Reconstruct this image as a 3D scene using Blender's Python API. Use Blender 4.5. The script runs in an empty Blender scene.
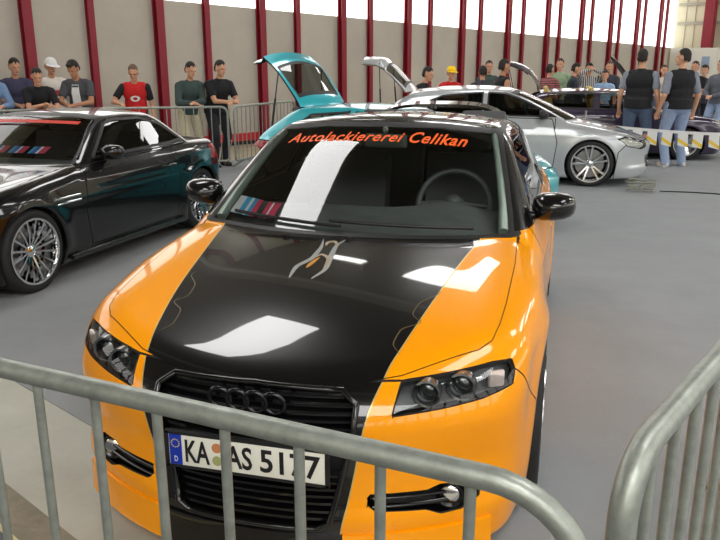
import bpy, bmesh, math, random
import numpy as np
from mathutils import Vector, Matrix
random.seed(7)
SC = bpy.context.scene
COL = SC.collection
PI = math.pi
R = math.radians

# ------------------------------------------------------------------ naming helpers
def tag(o, label=None, cat=None, group=None, kind=None):
    if label: o['label'] = label
    if cat: o['category'] = cat
    if group: o['group'] = group
    if kind: o['kind'] = kind
    return o

def thing(name, label, cat, loc=(0, 0, 0), rz=0.0, group=None):
    o = bpy.data.objects.new(name, None)
    o.empty_display_size = .1
    COL.objects.link(o)
    o.location = loc
    o.rotation_euler = (0, 0, rz)
    return tag(o, label, cat, group)

def copy_tree(o, parent=None):
    c = o.copy(); COL.objects.link(c)
    if parent: c.parent = parent
    for ch in o.children: copy_tree(ch, c)
    return c

# ------------------------------------------------------------------ materials
def srgb(r, g, b):
    f = lambda c: c / 12.92 if c <= .04045 else ((c + .055) / 1.055) ** 2.4
    return (f(r / 255), f(g / 255), f(b / 255), 1)

def mat(name, col, rough=.5, metal=0.0, coat=0.0, spec=.5, bump=None, vary=None, emit=None):
    m = bpy.data.materials.new(name); m.use_nodes = True
    nt = m.node_tree; p = nt.nodes['Principled BSDF']
    p.inputs['Base Color'].default_value = col
    p.inputs['Roughness'].default_value = rough
    p.inputs['Metallic'].default_value = metal
    p.inputs['Coat Weight'].default_value = coat
    p.inputs['Coat Roughness'].default_value = .03
    p.inputs['Specular IOR Level'].default_value = spec
    if emit:
        p.inputs['Emission Color'].default_value = emit[0]; p.inputs['Emission Strength'].default_value = emit[1]
    tc = nt.nodes.new('ShaderNodeTexCoord')
    if vary:                                   # (scale, amount): mottled colour that belongs to the surface
        n = nt.nodes.new('ShaderNodeTexNoise'); n.inputs['Scale'].default_value = vary[0]
        n.inputs['Detail'].default_value = 6; n.inputs['Roughness'].default_value = .65
        nt.links.new(tc.outputs['Object'], n.inputs['Vector'])
        r = nt.nodes.new('ShaderNodeValToRGB')
        r.color_ramp.elements[0].position = .3; r.color_ramp.elements[1].position = .7
        a = vary[1]
        r.color_ramp.elements[0].color = tuple(c * (1 - a) for c in col[:3]) + (1,)
        r.color_ramp.elements[1].color = tuple(min(1, c * (1 + a)) for c in col[:3]) + (1,)
        nt.links.new(n.outputs['Fac'], r.inputs['Fac'])
        nt.links.new(r.outputs['Color'], p.inputs['Base Color'])
    if bump:
        n2 = nt.nodes.new('ShaderNodeTexNoise'); n2.inputs['Scale'].default_value = bump[0]
        n2.inputs['Detail'].default_value = 4
        nt.links.new(tc.outputs['Object'], n2.inputs['Vector'])
        b = nt.nodes.new('ShaderNodeBump'); b.inputs['Strength'].default_value = bump[1]
        b.inputs['Distance'].default_value = .01
        nt.links.new(n2.outputs['Fac'], b.inputs['Height'])
        nt.links.new(b.outputs['Normal'], p.inputs['Normal'])
    return m

def glass(name, tint, ior=1.5, rough=.0, refl=1.0):
    """thin pane: tinted see-through sheet with a Fresnel reflection"""
    m = bpy.data.materials.new(name); m.use_nodes = True
    nt = m.node_tree; nt.nodes.clear()
    out = nt.nodes.new('ShaderNodeOutputMaterial')
    t = nt.nodes.new('ShaderNodeBsdfTransparent'); t.inputs['Color'].default_value = tint
    g = nt.nodes.new('ShaderNodeBsdfGlossy'); g.inputs['Roughness'].default_value = rough
    g.inputs['Color'].default_value = (refl, refl, refl, 1)
    fr = nt.nodes.new('ShaderNodeFresnel'); fr.inputs['IOR'].default_value = ior
    mx = nt.nodes.new('ShaderNodeMixShader')
    nt.links.new(fr.outputs[0], mx.inputs['Fac'])
    nt.links.new(t.outputs[0], mx.inputs[1]); nt.links.new(g.outputs[0], mx.inputs[2])
    nt.links.new(mx.outputs[0], out.inputs['Surface'])
    return m

def emitter(name, col, s):
    m = bpy.data.materials.new(name); m.use_nodes = True
    nt = m.node_tree; nt.nodes.clear()
    out = nt.nodes.new('ShaderNodeOutputMaterial'); e = nt.nodes.new('ShaderNodeEmission')
    e.inputs['Color'].default_value = col; e.inputs['Strength'].default_value = s
    nt.links.new(e.outputs[0], out.inputs['Surface'])
    return m

M = {}
M['orange'] = mat('orange_paint', (1.0, .355, .0, 1), .3, 0, .8, .12)
M['black_paint'] = mat('gloss_black_paint', (.004, .004, .0045, 1), .25, 0, 1.0, .2)
M['pin'] = mat('pale_gold_pinstripe', srgb(205, 178, 115), .3, .3)
M['black_plastic'] = mat('black_plastic', (.012, .012, .013, 1), .45)
M['rubber'] = mat('tyre_rubber', (.014, .014, .015, 1), .7, bump=(60, .2))
M['lining'] = mat('dark_lining', (.03, .03, .03, 1), .85)
M['cabin'] = mat('cabin_trim', srgb(92, 97, 95), .7, vary=(9, .2))
M['seat'] = mat('seat_cloth', srgb(84, 86, 88), .85, bump=(80, .3))
M['pillar_trim'] = mat('pale_pillar_trim', srgb(150, 165, 155), .7)
M['chrome'] = mat('chrome', (.82, .83, .85, 1), .08, 1.0)
M['dark_chrome'] = mat('dark_chrome', (.05, .05, .055, 1), .18, .9)
M['alloy'] = mat('silver_alloy', (.72, .73, .75, 1), .22, 1.0)
M['disc'] = mat('brake_disc', (.3, .3, .3, 1), .4, 1.0)
M['steel'] = mat('galvanised_steel', srgb(160, 165, 157), .42, .65, vary=(22, .22), bump=(45, .12))
M['glass'] = glass('windscreen_glass', (.95, .985, .965, 1), 1.5)
M['dark_glass'] = glass('tinted_glass', (.24, .27, .26, 1), 1.5)
M['lens'] = glass('lamp_lens', (.80, .82, .82, 1), 1.45)
M['lamp_body'] = mat('lamp_housing', (.12, .122, .126, 1), .35, .3)
M['reflector'] = mat('lamp_reflector', (.85, .85, .87, 1), .06, 1.0)
M['projector'] = mat('lamp_projector', (.30, .31, .33, 1), .2, .9)
M['amber'] = mat('amber_lens', srgb(235, 150, 90), .25)
M['pink_lens'] = mat('indicator_lens', srgb(232, 215, 208), .2)
M['red_lens'] = mat('red_lens', srgb(150, 12, 12), .2)
M['plate_white'] = mat('plate_white', srgb(232, 230, 218), .4)
M['plate_blue'] = mat('plate_blue', srgb(20, 50, 165), .4)
M['plate_ink'] = mat('plate_ink', (.008, .008, .009, 1), .5)
M['sticker_orange'] = mat('sticker_orange', srgb(196, 128, 82), .5)
M['sticker_green'] = mat('sticker_green', srgb(158, 162, 105), .5)
M['sign_orange'] = mat('sign_orange', srgb(255, 98, 18), .5)
M['red_strip'] = mat('red_strip', srgb(205, 52, 32), .5)
M['paper'] = mat('paper_white', srgb(240, 242, 246), .6)
M['cyan'] = mat('print_cyan', srgb(70, 175, 225), .6)
M['blue_print'] = mat('print_blue', srgb(60, 110, 205), .6)
M['pink_print'] = mat('print_pink', srgb(220, 70, 105), .6)
M['teal'] = mat('teal_paint', srgb(42, 178, 192), .28, .15, 1.0)
M['silver'] = mat('silver_paint', srgb(198, 202, 206), .3, .45, 1.0)
M['purple'] = mat('dark_purple_paint', srgb(52, 40, 66), .28, .2, 1.0)
M['navy'] = mat('navy_paint', srgb(34, 42, 86), .28, .2, 1.0)
M['tan'] = mat('tan_leather', srgb(205, 180, 105), .6)
M['bay'] = mat('engine_bay', (.02, .02, .022, 1), .5)
M['skin'] = mat('skin', srgb(214, 160, 128), .55)
M['skin_tan'] = mat('tanned_skin', srgb(190, 136, 102), .55)
M['hair'] = mat('dark_hair', srgb(32, 26, 23), .7)
M['hair_brown'] = mat('brown_hair', srgb(62, 46, 36), .7)
M['stubble'] = mat('cropped_hair', srgb(112, 90, 74), .8)
M['eye'] = mat('eye_dark', (.02, .015, .012, 1), .3)
M['lip'] = mat('lips', srgb(170, 100, 88), .5)

# ------------------------------------------------------------------ mesh builder
class MB:
    def __init__(s): s.v = []; s.f = []; s.m = []
    def add(s, vs, fs, mi=0):
        o = len(s.v); s.v += [tuple(v) for v in vs]
        s.f += [tuple(i + o for i in f) for f in fs]; s.m += [mi] * len(fs)
        return s
    def box(s, c, d, mi=0, rot=None):
        x, y, z = d[0] / 2, d[1] / 2, d[2] / 2
        vs = [Vector(p) for p in ((-x, -y, -z), (x, -y, -z), (x, y, -z), (-x, y, -z), (-x, -y, z), (x, -y, z), (x, y, z), (-x, y, z))]
        if rot is not None: vs = [rot @ v for v in vs]
        vs = [v + Vector(c) for v in vs]
        return s.add(vs, [(0, 3, 2, 1), (4, 5, 6, 7), (0, 1, 5, 4), (1, 2, 6, 5), (2, 3, 7, 6), (3, 0, 4, 7)], mi)
    def lathe(s, prof, axis='z', c=(0, 0, 0), n=32, mi=0, close=False, a0=0, a1=2 * PI):
        full = abs(a1 - a0 - 2 * PI) < 1e-6
        k = n if full else n + 1
        vs = []
        for i in range(k):
            a = a0 + (a1 - a0) * i / n
            ca, sa = math.cos(a), math.sin(a)
            for r, h in prof:
                p = {'z': (r * ca, r * sa, h), 'x': (h, r * ca, r * sa), 'y': (r * ca, h, r * sa)}[axis]
                vs.append((p[0] + c[0], p[1] + c[1], p[2] + c[2]))
        L = len(prof); fs = []
        for i in range(n):
            j = (i + 1) % k
            for q in range(L if close else L - 1):
                q2 = (q + 1) % L
                fs.append((i * L + q, j * L + q, j * L + q2, i * L + q2))
        return s.add(vs, fs, mi)
    def tube(s, pts, r, n=10, mi=0, closed=False, cap=True):
        P = [Vector(p) for p in pts]; K = len(P)
        rr = r if isinstance(r, (list, tuple)) else [r] * K
        T = []
        for i in range(K):
            a = P[(i - 1) % K] if (closed or i) else P[0]
            b = P[(i + 1) % K] if (closed or i < K - 1) else P[-1]
            T.append((b - a).normalized())
        up = Vector((0, 0, 1)) if abs(T[0].z) < .9 else Vector((1, 0, 0))
        nrm = (up - T[0] * up.dot(T[0])).normalized()
        vs = []
        for i in range(K):
            nrm = (nrm - T[i] * nrm.dot(T[i])).normalized(); bi = T[i].cross(nrm)
            for j in range(n):
                a = 2 * PI * j / n
                vs.append(P[i] + nrm * (rr[i] * math.cos(a)) + bi * (rr[i] * math.sin(a)))
        fs = []
        for i in range(K if closed else K - 1):
            i2 = (i + 1) % K
            for j in range(n):
                j2 = (j + 1) % n
                fs.append((i * n + j, i * n + j2, i2 * n + j2, i2 * n + j))
        if cap and not closed:
            fs.append(tuple(range(n - 1, -1, -1))); fs.append(tuple((K - 1) * n + j for j in range(n)))
        return s.add(vs, fs, mi)
    def ell(s, c, r, rot=None, nu=14, nv=9, mi=0):
        vs = []; fs = []
        for i in range(1, nv):
            t = PI * i / nv
            for j in range(nu):
                a = 2 * PI * j / nu
                vs.append(Vector((r[0] * math.sin(t) * math.cos(a), r[1] * math.sin(t) * math.sin(a), r[2] * math.cos(t))))
        vs.append(Vector((0, 0, r[2]))); vs.append(Vector((0, 0, -r[2])))
        if rot is not None: vs = [rot @ v for v in vs]
        vs = [v + Vector(c) for v in vs]
        for i in range(nv - 2):
            for j in range(nu):
                j2 = (j + 1) % nu
                fs.append((i * nu + j, (i + 1) * nu + j, (i + 1) * nu + j2, i * nu + j2))
        top, bot = len(vs) - 2, len(vs) - 1
        for j in range(nu):
            j2 = (j + 1) % nu
            fs.append((top, j, j2)); fs.append((bot, (nv - 2) * nu + j2, (nv - 2) * nu + j))
        return s.add(vs, fs, mi)
    def cone(s, a, ra, b, rb, n=12, mi=0, round_=True):
        """tapered limb piece from a to b, ends rounded by spheres"""
        a, b = Vector(a), Vector(b)
        s.tube([a, b], [ra, rb], n, mi)
        if round_:
            s.ell(a, (ra,) * 3, None, n, 7, mi); s.ell(b, (rb,) * 3, None, n, 7, mi)
        return s
    def extrude_poly(s, pts, d, mi=0):
        """closed 3D polygon pts swept by vector d"""
        n = len(pts); d = Vector(d)
        vs = [Vector(p) for p in pts] + [Vector(p) + d for p in pts]
        fs = [tuple(range(n - 1, -1, -1)), tuple(range(n, 2 * n))]
        fs += [(i, (i + 1) % n, n + (i + 1) % n, n + i) for i in range(n)]
        return s.add(vs, fs, mi)
    def build(s, name, mats, parent=None, smooth=40, bevel=0):
        me = bpy.data.meshes.new(name)
        me.from_pydata([tuple(v) for v in s.v], [], s.f)
        if not isinstance(mats, (list, tuple)): mats = [mats]
        for m in mats: me.materials.append(m)
        me.polygons.foreach_set('material_index', s.m)
        o = bpy.data.objects.new(name, me); COL.objects.link(o)
        bm = bmesh.new(); bm.from_mesh(me)
        bmesh.ops.recalc_face_normals(bm, faces=bm.faces)
        if bevel:
            es = [e for e in bm.edges if len(e.link_faces) == 2 and e.calc_face_angle(0) > .6]
            bmesh.ops.bevel(bm, geom=es, offset=bevel, segments=2, affect='EDGES', profile=.6)
        bm.to_mesh(me); bm.free()
        if smooth:
            me.polygons.foreach_set('use_smooth', [True] * len(me.polygons))
            me.set_sharp_from_angle(angle=R(smooth))
        if parent: o.parent = parent
        return o

def arc(c, r, a0, a1, n, u, v):
    c, u, v = Vector(c), Vector(u), Vector(v)
    return [c + u * (r * math.cos(a0 + (a1 - a0) * i / n)) + v * (r * math.sin(a0 + (a1 - a0) * i / n)) for i in range(n + 1)]

def text_mesh(body, size, shear=0, offset=0, space=1.0):
    cu = bpy.data.curves.new('t', 'FONT'); cu.body = body; cu.size = size; cu.shear = shear; cu.offset = offset
    cu.space_character = space; cu.resolution_u = 3
    o = bpy.data.objects.new('t', cu); COL.objects.link(o)
    dg = bpy.context.evaluated_depsgraph_get()
    me = bpy.data.meshes.new_from_object(o.evaluated_get(dg))
    bm = bmesh.new(); bm.from_mesh(me); bmesh.ops.triangulate(bm, faces=bm.faces)
    vs = [v.co.copy() for v in bm.verts]; fs = [tuple(v.index for v in f.verts) for f in bm.faces]
    bm.free(); bpy.data.objects.remove(o); bpy.data.curves.remove(cu); bpy.data.meshes.remove(me)
    return vs, fs
# ------------------------------------------------------------------ car bodies: a smooth implicit body, meshed, then cut along its panel lines
def pchip(pts):
    p=np.array(sorted(pts),float);x=p[:,0];y=p[:,1]
    h=np.diff(x);d=np.diff(y)/h;n=len(x);m=np.zeros(n)
    for i in range(1,n-1):
        if d[i-1]*d[i]>0:
            w1=2*h[i]+h[i-1];w2=h[i]+2*h[i-1];m[i]=(w1+w2)/(w1/d[i-1]+w2/d[i])
    m[0]=d[0];m[-1]=d[-1]
    def f(t):
        t=np.asarray(t,float)
        i=np.clip(np.searchsorted(x,t)-1,0,n-2);s=(t-x[i])/h[i];lo=s<0;hi=s>1;sc=np.clip(s,0,1)
        v=(2*sc**3-3*sc**2+1)*y[i]+(sc**3-2*sc**2+sc)*h[i]*m[i]+(-2*sc**3+3*sc**2)*y[i+1]+(sc**3-sc**2)*h[i]*m[i+1]
        v=v+np.where(lo,(t-x[0])*m[0],0)+np.where(hi,(t-x[-1])*m[-1],0)
        return v
    return f
def smax(a,b,k):
    h=np.maximum(k-np.abs(a-b),0)/k
    return np.maximum(a,b)+h*h*k*.25
def smin(a,b,k): return -smax(-a,-b,k)
def car_field(S):
    """signed implicit body of a car from its profiles; inside < 0"""
    W=pchip(S['plan']);DX=pchip(S['section']);T=pchip(S['hood']);R=pchip(S['roof'])
    FZ=pchip(S['nose']);RZ=pchip(S['tail']);GW=pchip(S['gh_plan']);WS=pchip(S['screen']);BS=pchip(S['back'])
    fa,fp,fw=S['nose_curve'];ra,rp,rw=S['tail_curve']
    arch=S['arches'];ar=S['arch_r'];fl=S['flare']
    def f(P):
        x=np.abs(P[:,0]);y=P[:,1];z=P[:,2]
        w=W(y)+DX(z)
        for (ya,za) in arch:
            r=np.hypot(y-ya,z-za)
            w=w+fl*np.exp(-((r-ar-.02)/.07)**2)*(z>za-.3)
        side=x-w
        if 'crease' in S:
            zc,dc=S['crease'];side=side-dc*np.exp(-((z-zc)/.03)**2)
        top=(z-(T(y)-S['hood_crown']*(x/.7)**2+S['wing']*np.exp(-((x-.66)/.12)**2)*(1-np.clip((y-1.2)/.5,0,1))))*.95
        front=(FZ(z)+fa*(x/fw)**fp-y)*.8
        rear=(y-(RZ(z)-ra*(x/rw)**rp))*.8
        low=smax(side,top,S['k_top'])
        low=smax(low,smax(front,rear,.01),S['k_end'])
        low=smax(low,(S['floor_z']-z),.05)
        scr=(WS(z)+S['screen_curve']*(x/.7)**2-y)*S.get('scr_n',.5)
        roof=z-(R(y)-S['roof_crown']*(x/.55)**2)
        gs=(x-(GW(y)-S['tumble']*(z-S['belt'])))*.9
        bk=(y-(BS(z)-S['back_curve']*(x/.6)**2))*S.get('bk_n',.6)
        g=smax(scr,roof,S['k_header']);g=smax(g,bk,S['k_header']);g=smax(g,gs,S['k_rail'])
        g=np.maximum(g,S['belt']-.12-z)
        return smin(low,g,S.get('k_cowl',.015))
    return f

def box_mesh(S, step):
    """triangle mesh of the body: points of a box shrunk along rays on to the implicit surface"""
    f = car_field(S); L = S['length']; hx, hz = .92, .72
    y0, y1, zc = S.get('axis', (.75, L - .75, .56))
    nx, ny, nz = [max(4, int(round(2 * d / step / 1.0))) for d in (hx, L / 2, hz)]
    idx = {}; P = []; F = []
    def vid(i, j, k):
        key = (i, j, k)
        if key not in idx:
            idx[key] = len(P); P.append((-hx + 2 * hx * i / nx, L * j / ny, zc - hz + 2 * hz * k / nz))
        return idx[key]
    def quad(a, b, c, d): F.append((a, b, c)); F.append((a, c, d))
    for i in range(nx):
        for j in range(ny):
            quad(vid(i, j, nz), vid(i + 1, j, nz), vid(i + 1, j + 1, nz), vid(i, j + 1, nz))
            quad(vid(i, j, 0), vid(i, j + 1, 0), vid(i + 1, j + 1, 0), vid(i + 1, j, 0))
    for j in range(ny):
        for k in range(nz):
            quad(vid(0, j, k), vid(0, j, k + 1), vid(0, j + 1, k + 1), vid(0, j + 1, k))
            quad(vid(nx, j, k), vid(nx, j + 1, k), vid(nx, j + 1, k + 1), vid(nx, j, k + 1))
    for i in range(nx):
        for k in range(nz):
            quad(vid(i, 0, k), vid(i + 1, 0, k), vid(i + 1, 0, k + 1), vid(i, 0, k + 1))
            quad(vid(i, ny, k), vid(i, ny, k + 1), vid(i + 1, ny, k + 1), vid(i + 1, ny, k))
    P = np.array(P); F = np.array(F)
    A = np.zeros_like(P); A[:, 1] = np.clip(P[:, 1], y0, y1); A[:, 2] = zc
    D = P - A; D /= np.linalg.norm(D, axis=1)[:, None]
    lo = np.zeros(len(P)); hi = np.full(len(P), 2.2)
    for _ in range(34):
        mid = (lo + hi) / 2; ins = f(A + D * mid[:, None]) < 0
        lo = np.where(ins, mid, lo); hi = np.where(ins, hi, mid)
    return f, A + D * lo[:, None], F

def grad(f, P, e=1.5e-3):
    G = np.stack([f(P + np.eye(3)[k] * e) - f(P - np.eye(3)[k] * e) for k in range(3)], 1)
    return G / np.maximum(np.linalg.norm(G, axis=1), 1e-9)[:, None]

def poly_sdf(q, poly):
    poly = np.array(poly, float); n = len(poly)
    d = np.full(len(q), 1e9); s = np.ones(len(q))
    for i in range(n):
        a = poly[i]; b = poly[(i + 1) % n]; e = b - a; w = q - a
        t = np.clip((w @ e) / (e @ e), 0, 1)
        d = np.minimum(d, np.linalg.norm(w - t[:, None] * e, axis=1))
        c1 = q[:, 1] >= a[1]; c2 = q[:, 1] < b[1]; c3 = e[0] * w[:, 1] > e[1] * w[:, 0]
        s = np.where((c1 & c2 & c3) | (~c1 & ~c2 & ~c3), -s, s)
    return d * s

class Shell:
    """triangles with a label each; cut() splits them exactly along g = 0"""
    def __init__(s, S, step):
        s.field, s.V, s.F = box_mesh(S, step); s.L = np.zeros(len(s.F), int); s.names = ['body']
    def lab(s, n):
        if n not in s.names: s.names.append(n)
        return s.names.index(n)
    def cut(s, gf, sel):
        g = gf(s.V); g[np.abs(g) < 3e-4] = 0
        sg = np.sign(g).astype(int); T = sg[s.F]
        hit = sel & (T.min(1) < 0) & (T.max(1) > 0)
        if not hit.any(): return g
        keepF, keepL = s.F[~hit], s.L[~hit]; H, HL, HS = s.F[hit], s.L[hit], T[hit]
        new = {}; addV = []; addG = []; oF = []; oL = []; base = len(s.V); V = s.V
        def mid(a, b):
            k = (a, b) if a < b else (b, a)
            if k not in new:
                t = g[k[0]] / (g[k[0]] - g[k[1]]); new[k] = base + len(addV)
                addV.append(V[k[0]] * (1 - t) + V[k[1]] * t)
            return new[k]
        for tri, l, sgn in zip(H.tolist(), HL.tolist(), HS.tolist()):
            if 0 in sgn:
                i = sgn.index(0); a, b, c = tri[i], tri[(i + 1) % 3], tri[(i + 2) % 3]
                m = mid(b, c); oF += [(a, b, m), (a, m, c)]; oL += [l, l]
            else:
                i = 0
                for q in range(3):
                    if sgn[q] != sgn[(q + 1) % 3] and sgn[q] != sgn[(q + 2) % 3]: i = q
                a, b, c = tri[i], tri[(i + 1) % 3], tri[(i + 2) % 3]
                m, n = mid(a, b), mid(a, c)
                oF += [(a, m, n), (m, b, c), (m, c, n)]; oL += [l, l, l]
        s.V = np.vstack([s.V, np.array(addV)])
        s.F = np.vstack([keepF, np.array(oF)]); s.L = np.concatenate([keepL, np.array(oL)])
        g = gf(s.V); g[np.abs(g) < 3e-4] = 0; g[base:] = 0
        return g
    def cen(s): return s.V[s.F].mean(1)
    def sel(s, only, cond):
        m = np.isin(s.L, [s.lab(o) for o in only])
        if cond is not None: m &= cond(s.cen(), s)
        return m
    def region(s, name, gf, cond=None, only=('body',), gap=0.0, gapname='gap'):
        sel = s.sel(only, cond)
        if gap:
            s.cut(lambda P: gf(P) - gap / 2, sel); sel = s.sel(only, cond)
            s.cut(lambda P: gf(P) + gap / 2, sel); sel = s.sel(only, cond)
            gc = gf(s.cen())
            s.L[sel & (gc < -gap / 2)] = s.lab(name)
            s.L[sel & (np.abs(gc) <= gap / 2)] = s.lab(gapname)
        else:
            s.cut(gf, sel); sel = s.sel(only, cond); gc = gf(s.cen())
            s.L[sel & (gc < 0)] = s.lab(name)
    def mesh(s, name, labels, mats, parent, shift, off=0.0, matidx=None, xf=None, flip=False, keep=None, obj_name=None):
        m = np.isin(s.L, [s.lab(l) for l in labels])
        if keep is not None: m &= keep(s.cen())
        if not m.any(): return None
        F = s.F[m]; u, inv = np.unique(F, return_inverse=True); F = inv.reshape(-1, 3)
        P = s.V[u]; N = grad(s.field, P)
        P2 = P + N * off
        mi = np.zeros(len(F), int)
        if matidx:
            Ls = s.L[m]
            for l, k in matidx.items(): mi[Ls == s.lab(l)] = k
        if flip: F = F[:, ::-1]; N = -N
        P2 = P2 + np.array(shift)
        if xf is not None:
            P2 = np.array([tuple(xf @ Vector(p)) for p in P2]); N = np.array([tuple(xf.to_3x3() @ Vector(p)) for p in N])
        me = bpy.data.meshes.new(name)
        me.from_pydata(P2.tolist(), [], F.tolist())
        for k in (mats if isinstance(mats, (list, tuple)) else [mats]): me.materials.append(k)
        me.polygons.foreach_set('material_index', mi.astype(np.int32))
        me.polygons.foreach_set('use_smooth', np.ones(len(F), bool))
        me.normals_split_custom_set_from_vertices(N.tolist())
        o = bpy.data.objects.new(name, me); COL.objects.link(o)
        if parent: o.parent = parent
        return o

# region functions in the three views of a car
def side_poly(poly): return lambda P: poly_sdf(P[:, [1, 2]], poly)
def front_poly(poly, sym=True):
    return lambda P: poly_sdf(np.stack([np.abs(P[:, 0]) if sym else P[:, 0], P[:, 2]], 1), poly)
def top_poly(poly, sym=True):
    return lambda P: poly_sdf(np.stack([np.abs(P[:, 0]) if sym else P[:, 0], P[:, 1]], 1), poly)

def surf_y(f, x, z, y0=1.0, y1=-.6):
    """front surface of the body at (x, z)"""
    for _ in range(40):
        m = (y0 + y1) / 2
        if f(np.array([[x, m, z]]))[0] < 0: y0 = m
        else: y1 = m
    return y0
def surf_z(f, x, y, z0=.5, z1=1.8):
    for _ in range(40):
        m = (z0 + z1) / 2
        if f(np.array([[x, y, m]]))[0] < 0: z0 = m
        else: z1 = m
    return z0
def surf_x(f, y, z, x0=.2, x1=1.3):
    for _ in range(40):
        m = (x0 + x1) / 2
        if f(np.array([[m, y, z]]))[0] < 0: x0 = m
        else: x1 = m
    return x0

def wheel(parent, x, y, rad, width, rim_r, side, spokes, steer=0.0, style='twin', rim_mat=None, detail=1):
    """tyre with its rim and brake disc; side = +1 when the outer face looks to +x"""
    n = 48 if detail else 28
    rim_mat = rim_mat or M['alloy']
    s = side; w = width / 2
    rot = Matrix.Rotation(steer, 4, 'Z')
    t = MB()
    prof = [(rim_r, -w * .9), (rim_r + .02, -w), (rad - .03, -w), (rad - .006, -w * .86), (rad, -w * .6), (rad, w * .6), (rad - .006, w * .86), (rad - .03, w), (rim_r + .02, w), (rim_r, w * .9)]
    t.lathe(prof, 'x', n=n)
    to = t.build('wheel', M['rubber'], parent, 50)
    to.location = (x, y, rad); to.rotation_euler = (0, 0, steer)
    r = MB()
    o = s * w
    r.lathe([(rim_r + .006, o * .96), (rim_r + .004, o * 1.03), (rim_r - .012, o * 1.02), (rim_r - .02, o * .8), (rim_r - .035, o * .1), (rim_r - .02, -o * .9), (rim_r, -o * .9)], 'x', n=n)
    hub = o * .55
    r.lathe([(.001, hub + s * .02), (.03, hub + s * .018), (.055, hub), (.06, hub - s * .04)], 'x', n=20)
    for k in range(spokes):
        a = 2 * PI * k / spokes + .2
        offs = (-.5, .5) if style == 'twin' else (0,)
        for q in offs:
            wd_ = {'twin': .016, 'wide': .035, 'thin': .009}[style]
            aa = a + q * .30 if style == 'twin' else a
            ab = a + q * .42 if style == 'twin' else a
            p0 = Vector((hub - s * .004, math.cos(aa) * .045, math.sin(aa) * .045))
            p1 = Vector((o * .82, math.cos(ab) * (rim_r - .012), math.sin(ab) * (rim_r - .012)))
            d = (p1 - p0).normalized(); tn = Vector((0, -math.sin(a), math.cos(a))); nn = d.cross(tn).normalized()
            if nn.x * s < 0: nn = -nn
            vs = []
            for p, ww, hh in ((p0, wd_ * 1.15, .014), ((p0 + p1) / 2 + Vector((s * .008, 0, 0)), wd_, .012), (p1, wd_ * 1.25, .012)):
                vs += [p - tn * ww - nn * hh, p + tn * ww - nn * hh, p + tn * ww * .7 + nn * hh, p - tn * ww * .7 + nn * hh]
            fs = []
            for i in (0, 4):
                for j in range(4):
                    fs.append((i + j, i + (j + 1) % 4, i + 4 + (j + 1) % 4, i + 4 + j))
            fs += [(3, 2, 1, 0), (8, 9, 10, 11)]
            r.add(vs, fs)
    for k in range(5):
        a = 2 * PI * k / 5
        r.lathe([(.001, hub + s * .012), (.008, hub + s * .010), (.008, hub)], 'x', c=(0, .035 * math.cos(a), .035 * math.sin(a)), n=8)
    r.build('rim', rim_mat, to, 35)
    b = MB(); b.lathe([(.06, -o * .1), (rim_r * .78, -o * .1), (rim_r * .78, -o * .02), (.06, -o * .02)], 'x', n=32, close=True)
    b.build('brake_disc', M['disc'], to, 35)
    return to

def mirror_house(root, sx, x0, y, z, shift, m, m2=None, w=.20, h=.13):
    """door mirror: shell on a foot, with the mirror glass on its rear face"""
    mb = MB(); n = 16
    prof = []
    vs = []; rings = [(-.06, .80, .80), (-.055, .95, .93), (-.03, 1.0, 1.0), (.0, .97, .97), (.035, .80, .83), (.06, .5, .55), (.072, .12, .14)]
    for dy, kx, kz in rings:
        for j in range(n):
            a = 2 * PI * j / n
            c, s_ = math.cos(a), math.sin(a)
            ex = abs(c) ** .7 * (1 if c > 0 else -1); ez = abs(s_) ** .7 * (1 if s_ > 0 else -1)
            tap = 1 - .18 * ex * sx * .5
            vs.append((sx * (x0 + w * .5 + .05) + w * .5 * kx * ex, y - dy, z + h * .5 * kz * ez * tap + .006 * ex * sx))
    fs = []
    for i in range(len(rings) - 1):
        for j in range(n):
            j2 = (j + 1) % n
            fs.append((i * n + j, i * n + j2, (i + 1) * n + j2, (i + 1) * n + j))
    fs.append(tuple((len(rings) - 1) * n + j for j in range(n)))
    fs.append(tuple(range(n - 1, -1, -1)))
    vs = [(a + shift[0], b + shift[1], c + shift[2]) for a, b, c in vs]
    mb.add(vs, fs)
    mb.cone((sx * (x0 - .03) + shift[0], y + .01 + shift[1], z - h * .36 + shift[2]), .026, (sx * (x0 + .09) + shift[0], y + shift[1], z - h * .30 + shift[2]), .02, 10)
    o = mb.build('door_mirror', m, root, 60)
    g = MB()
    g.add([(sx * (x0 + w * .5 + .05) + w * .4 * a + shift[0], y + .062 + shift[1], z + h * .36 * b + shift[2]) for a, b in ((-1, -1), (1, -1), (1, 1), (-1, 1))], [(0, 1, 2, 3)])
    g.build('mirror_glass', M['reflector'], o, 0)
    return o

def seat(root, x, y, z, m, shift, w=.5, name='seat'):
    mb = MB(); X, Y, Z = x + shift[0], y + shift[1], z + shift[2]
    mb.box((X, Y, Z), (w, .5, .16))
    rot = Matrix.Rotation(R(-14), 3, 'X')
    mb.box((X, Y + .30, Z + .34), (w, .14, .62), 0, rot)
    mb.box((X, Y + .40, Z + .74), (w * .5, .09, .17), 0, rot)
    for s in (-.07, .07): mb.tube([(X + s, Y + .36, Z + .60), (X + s, Y + .40, Z + .70)], .008, 6)
    return mb.build(name, m, root, 50, .03)
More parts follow.
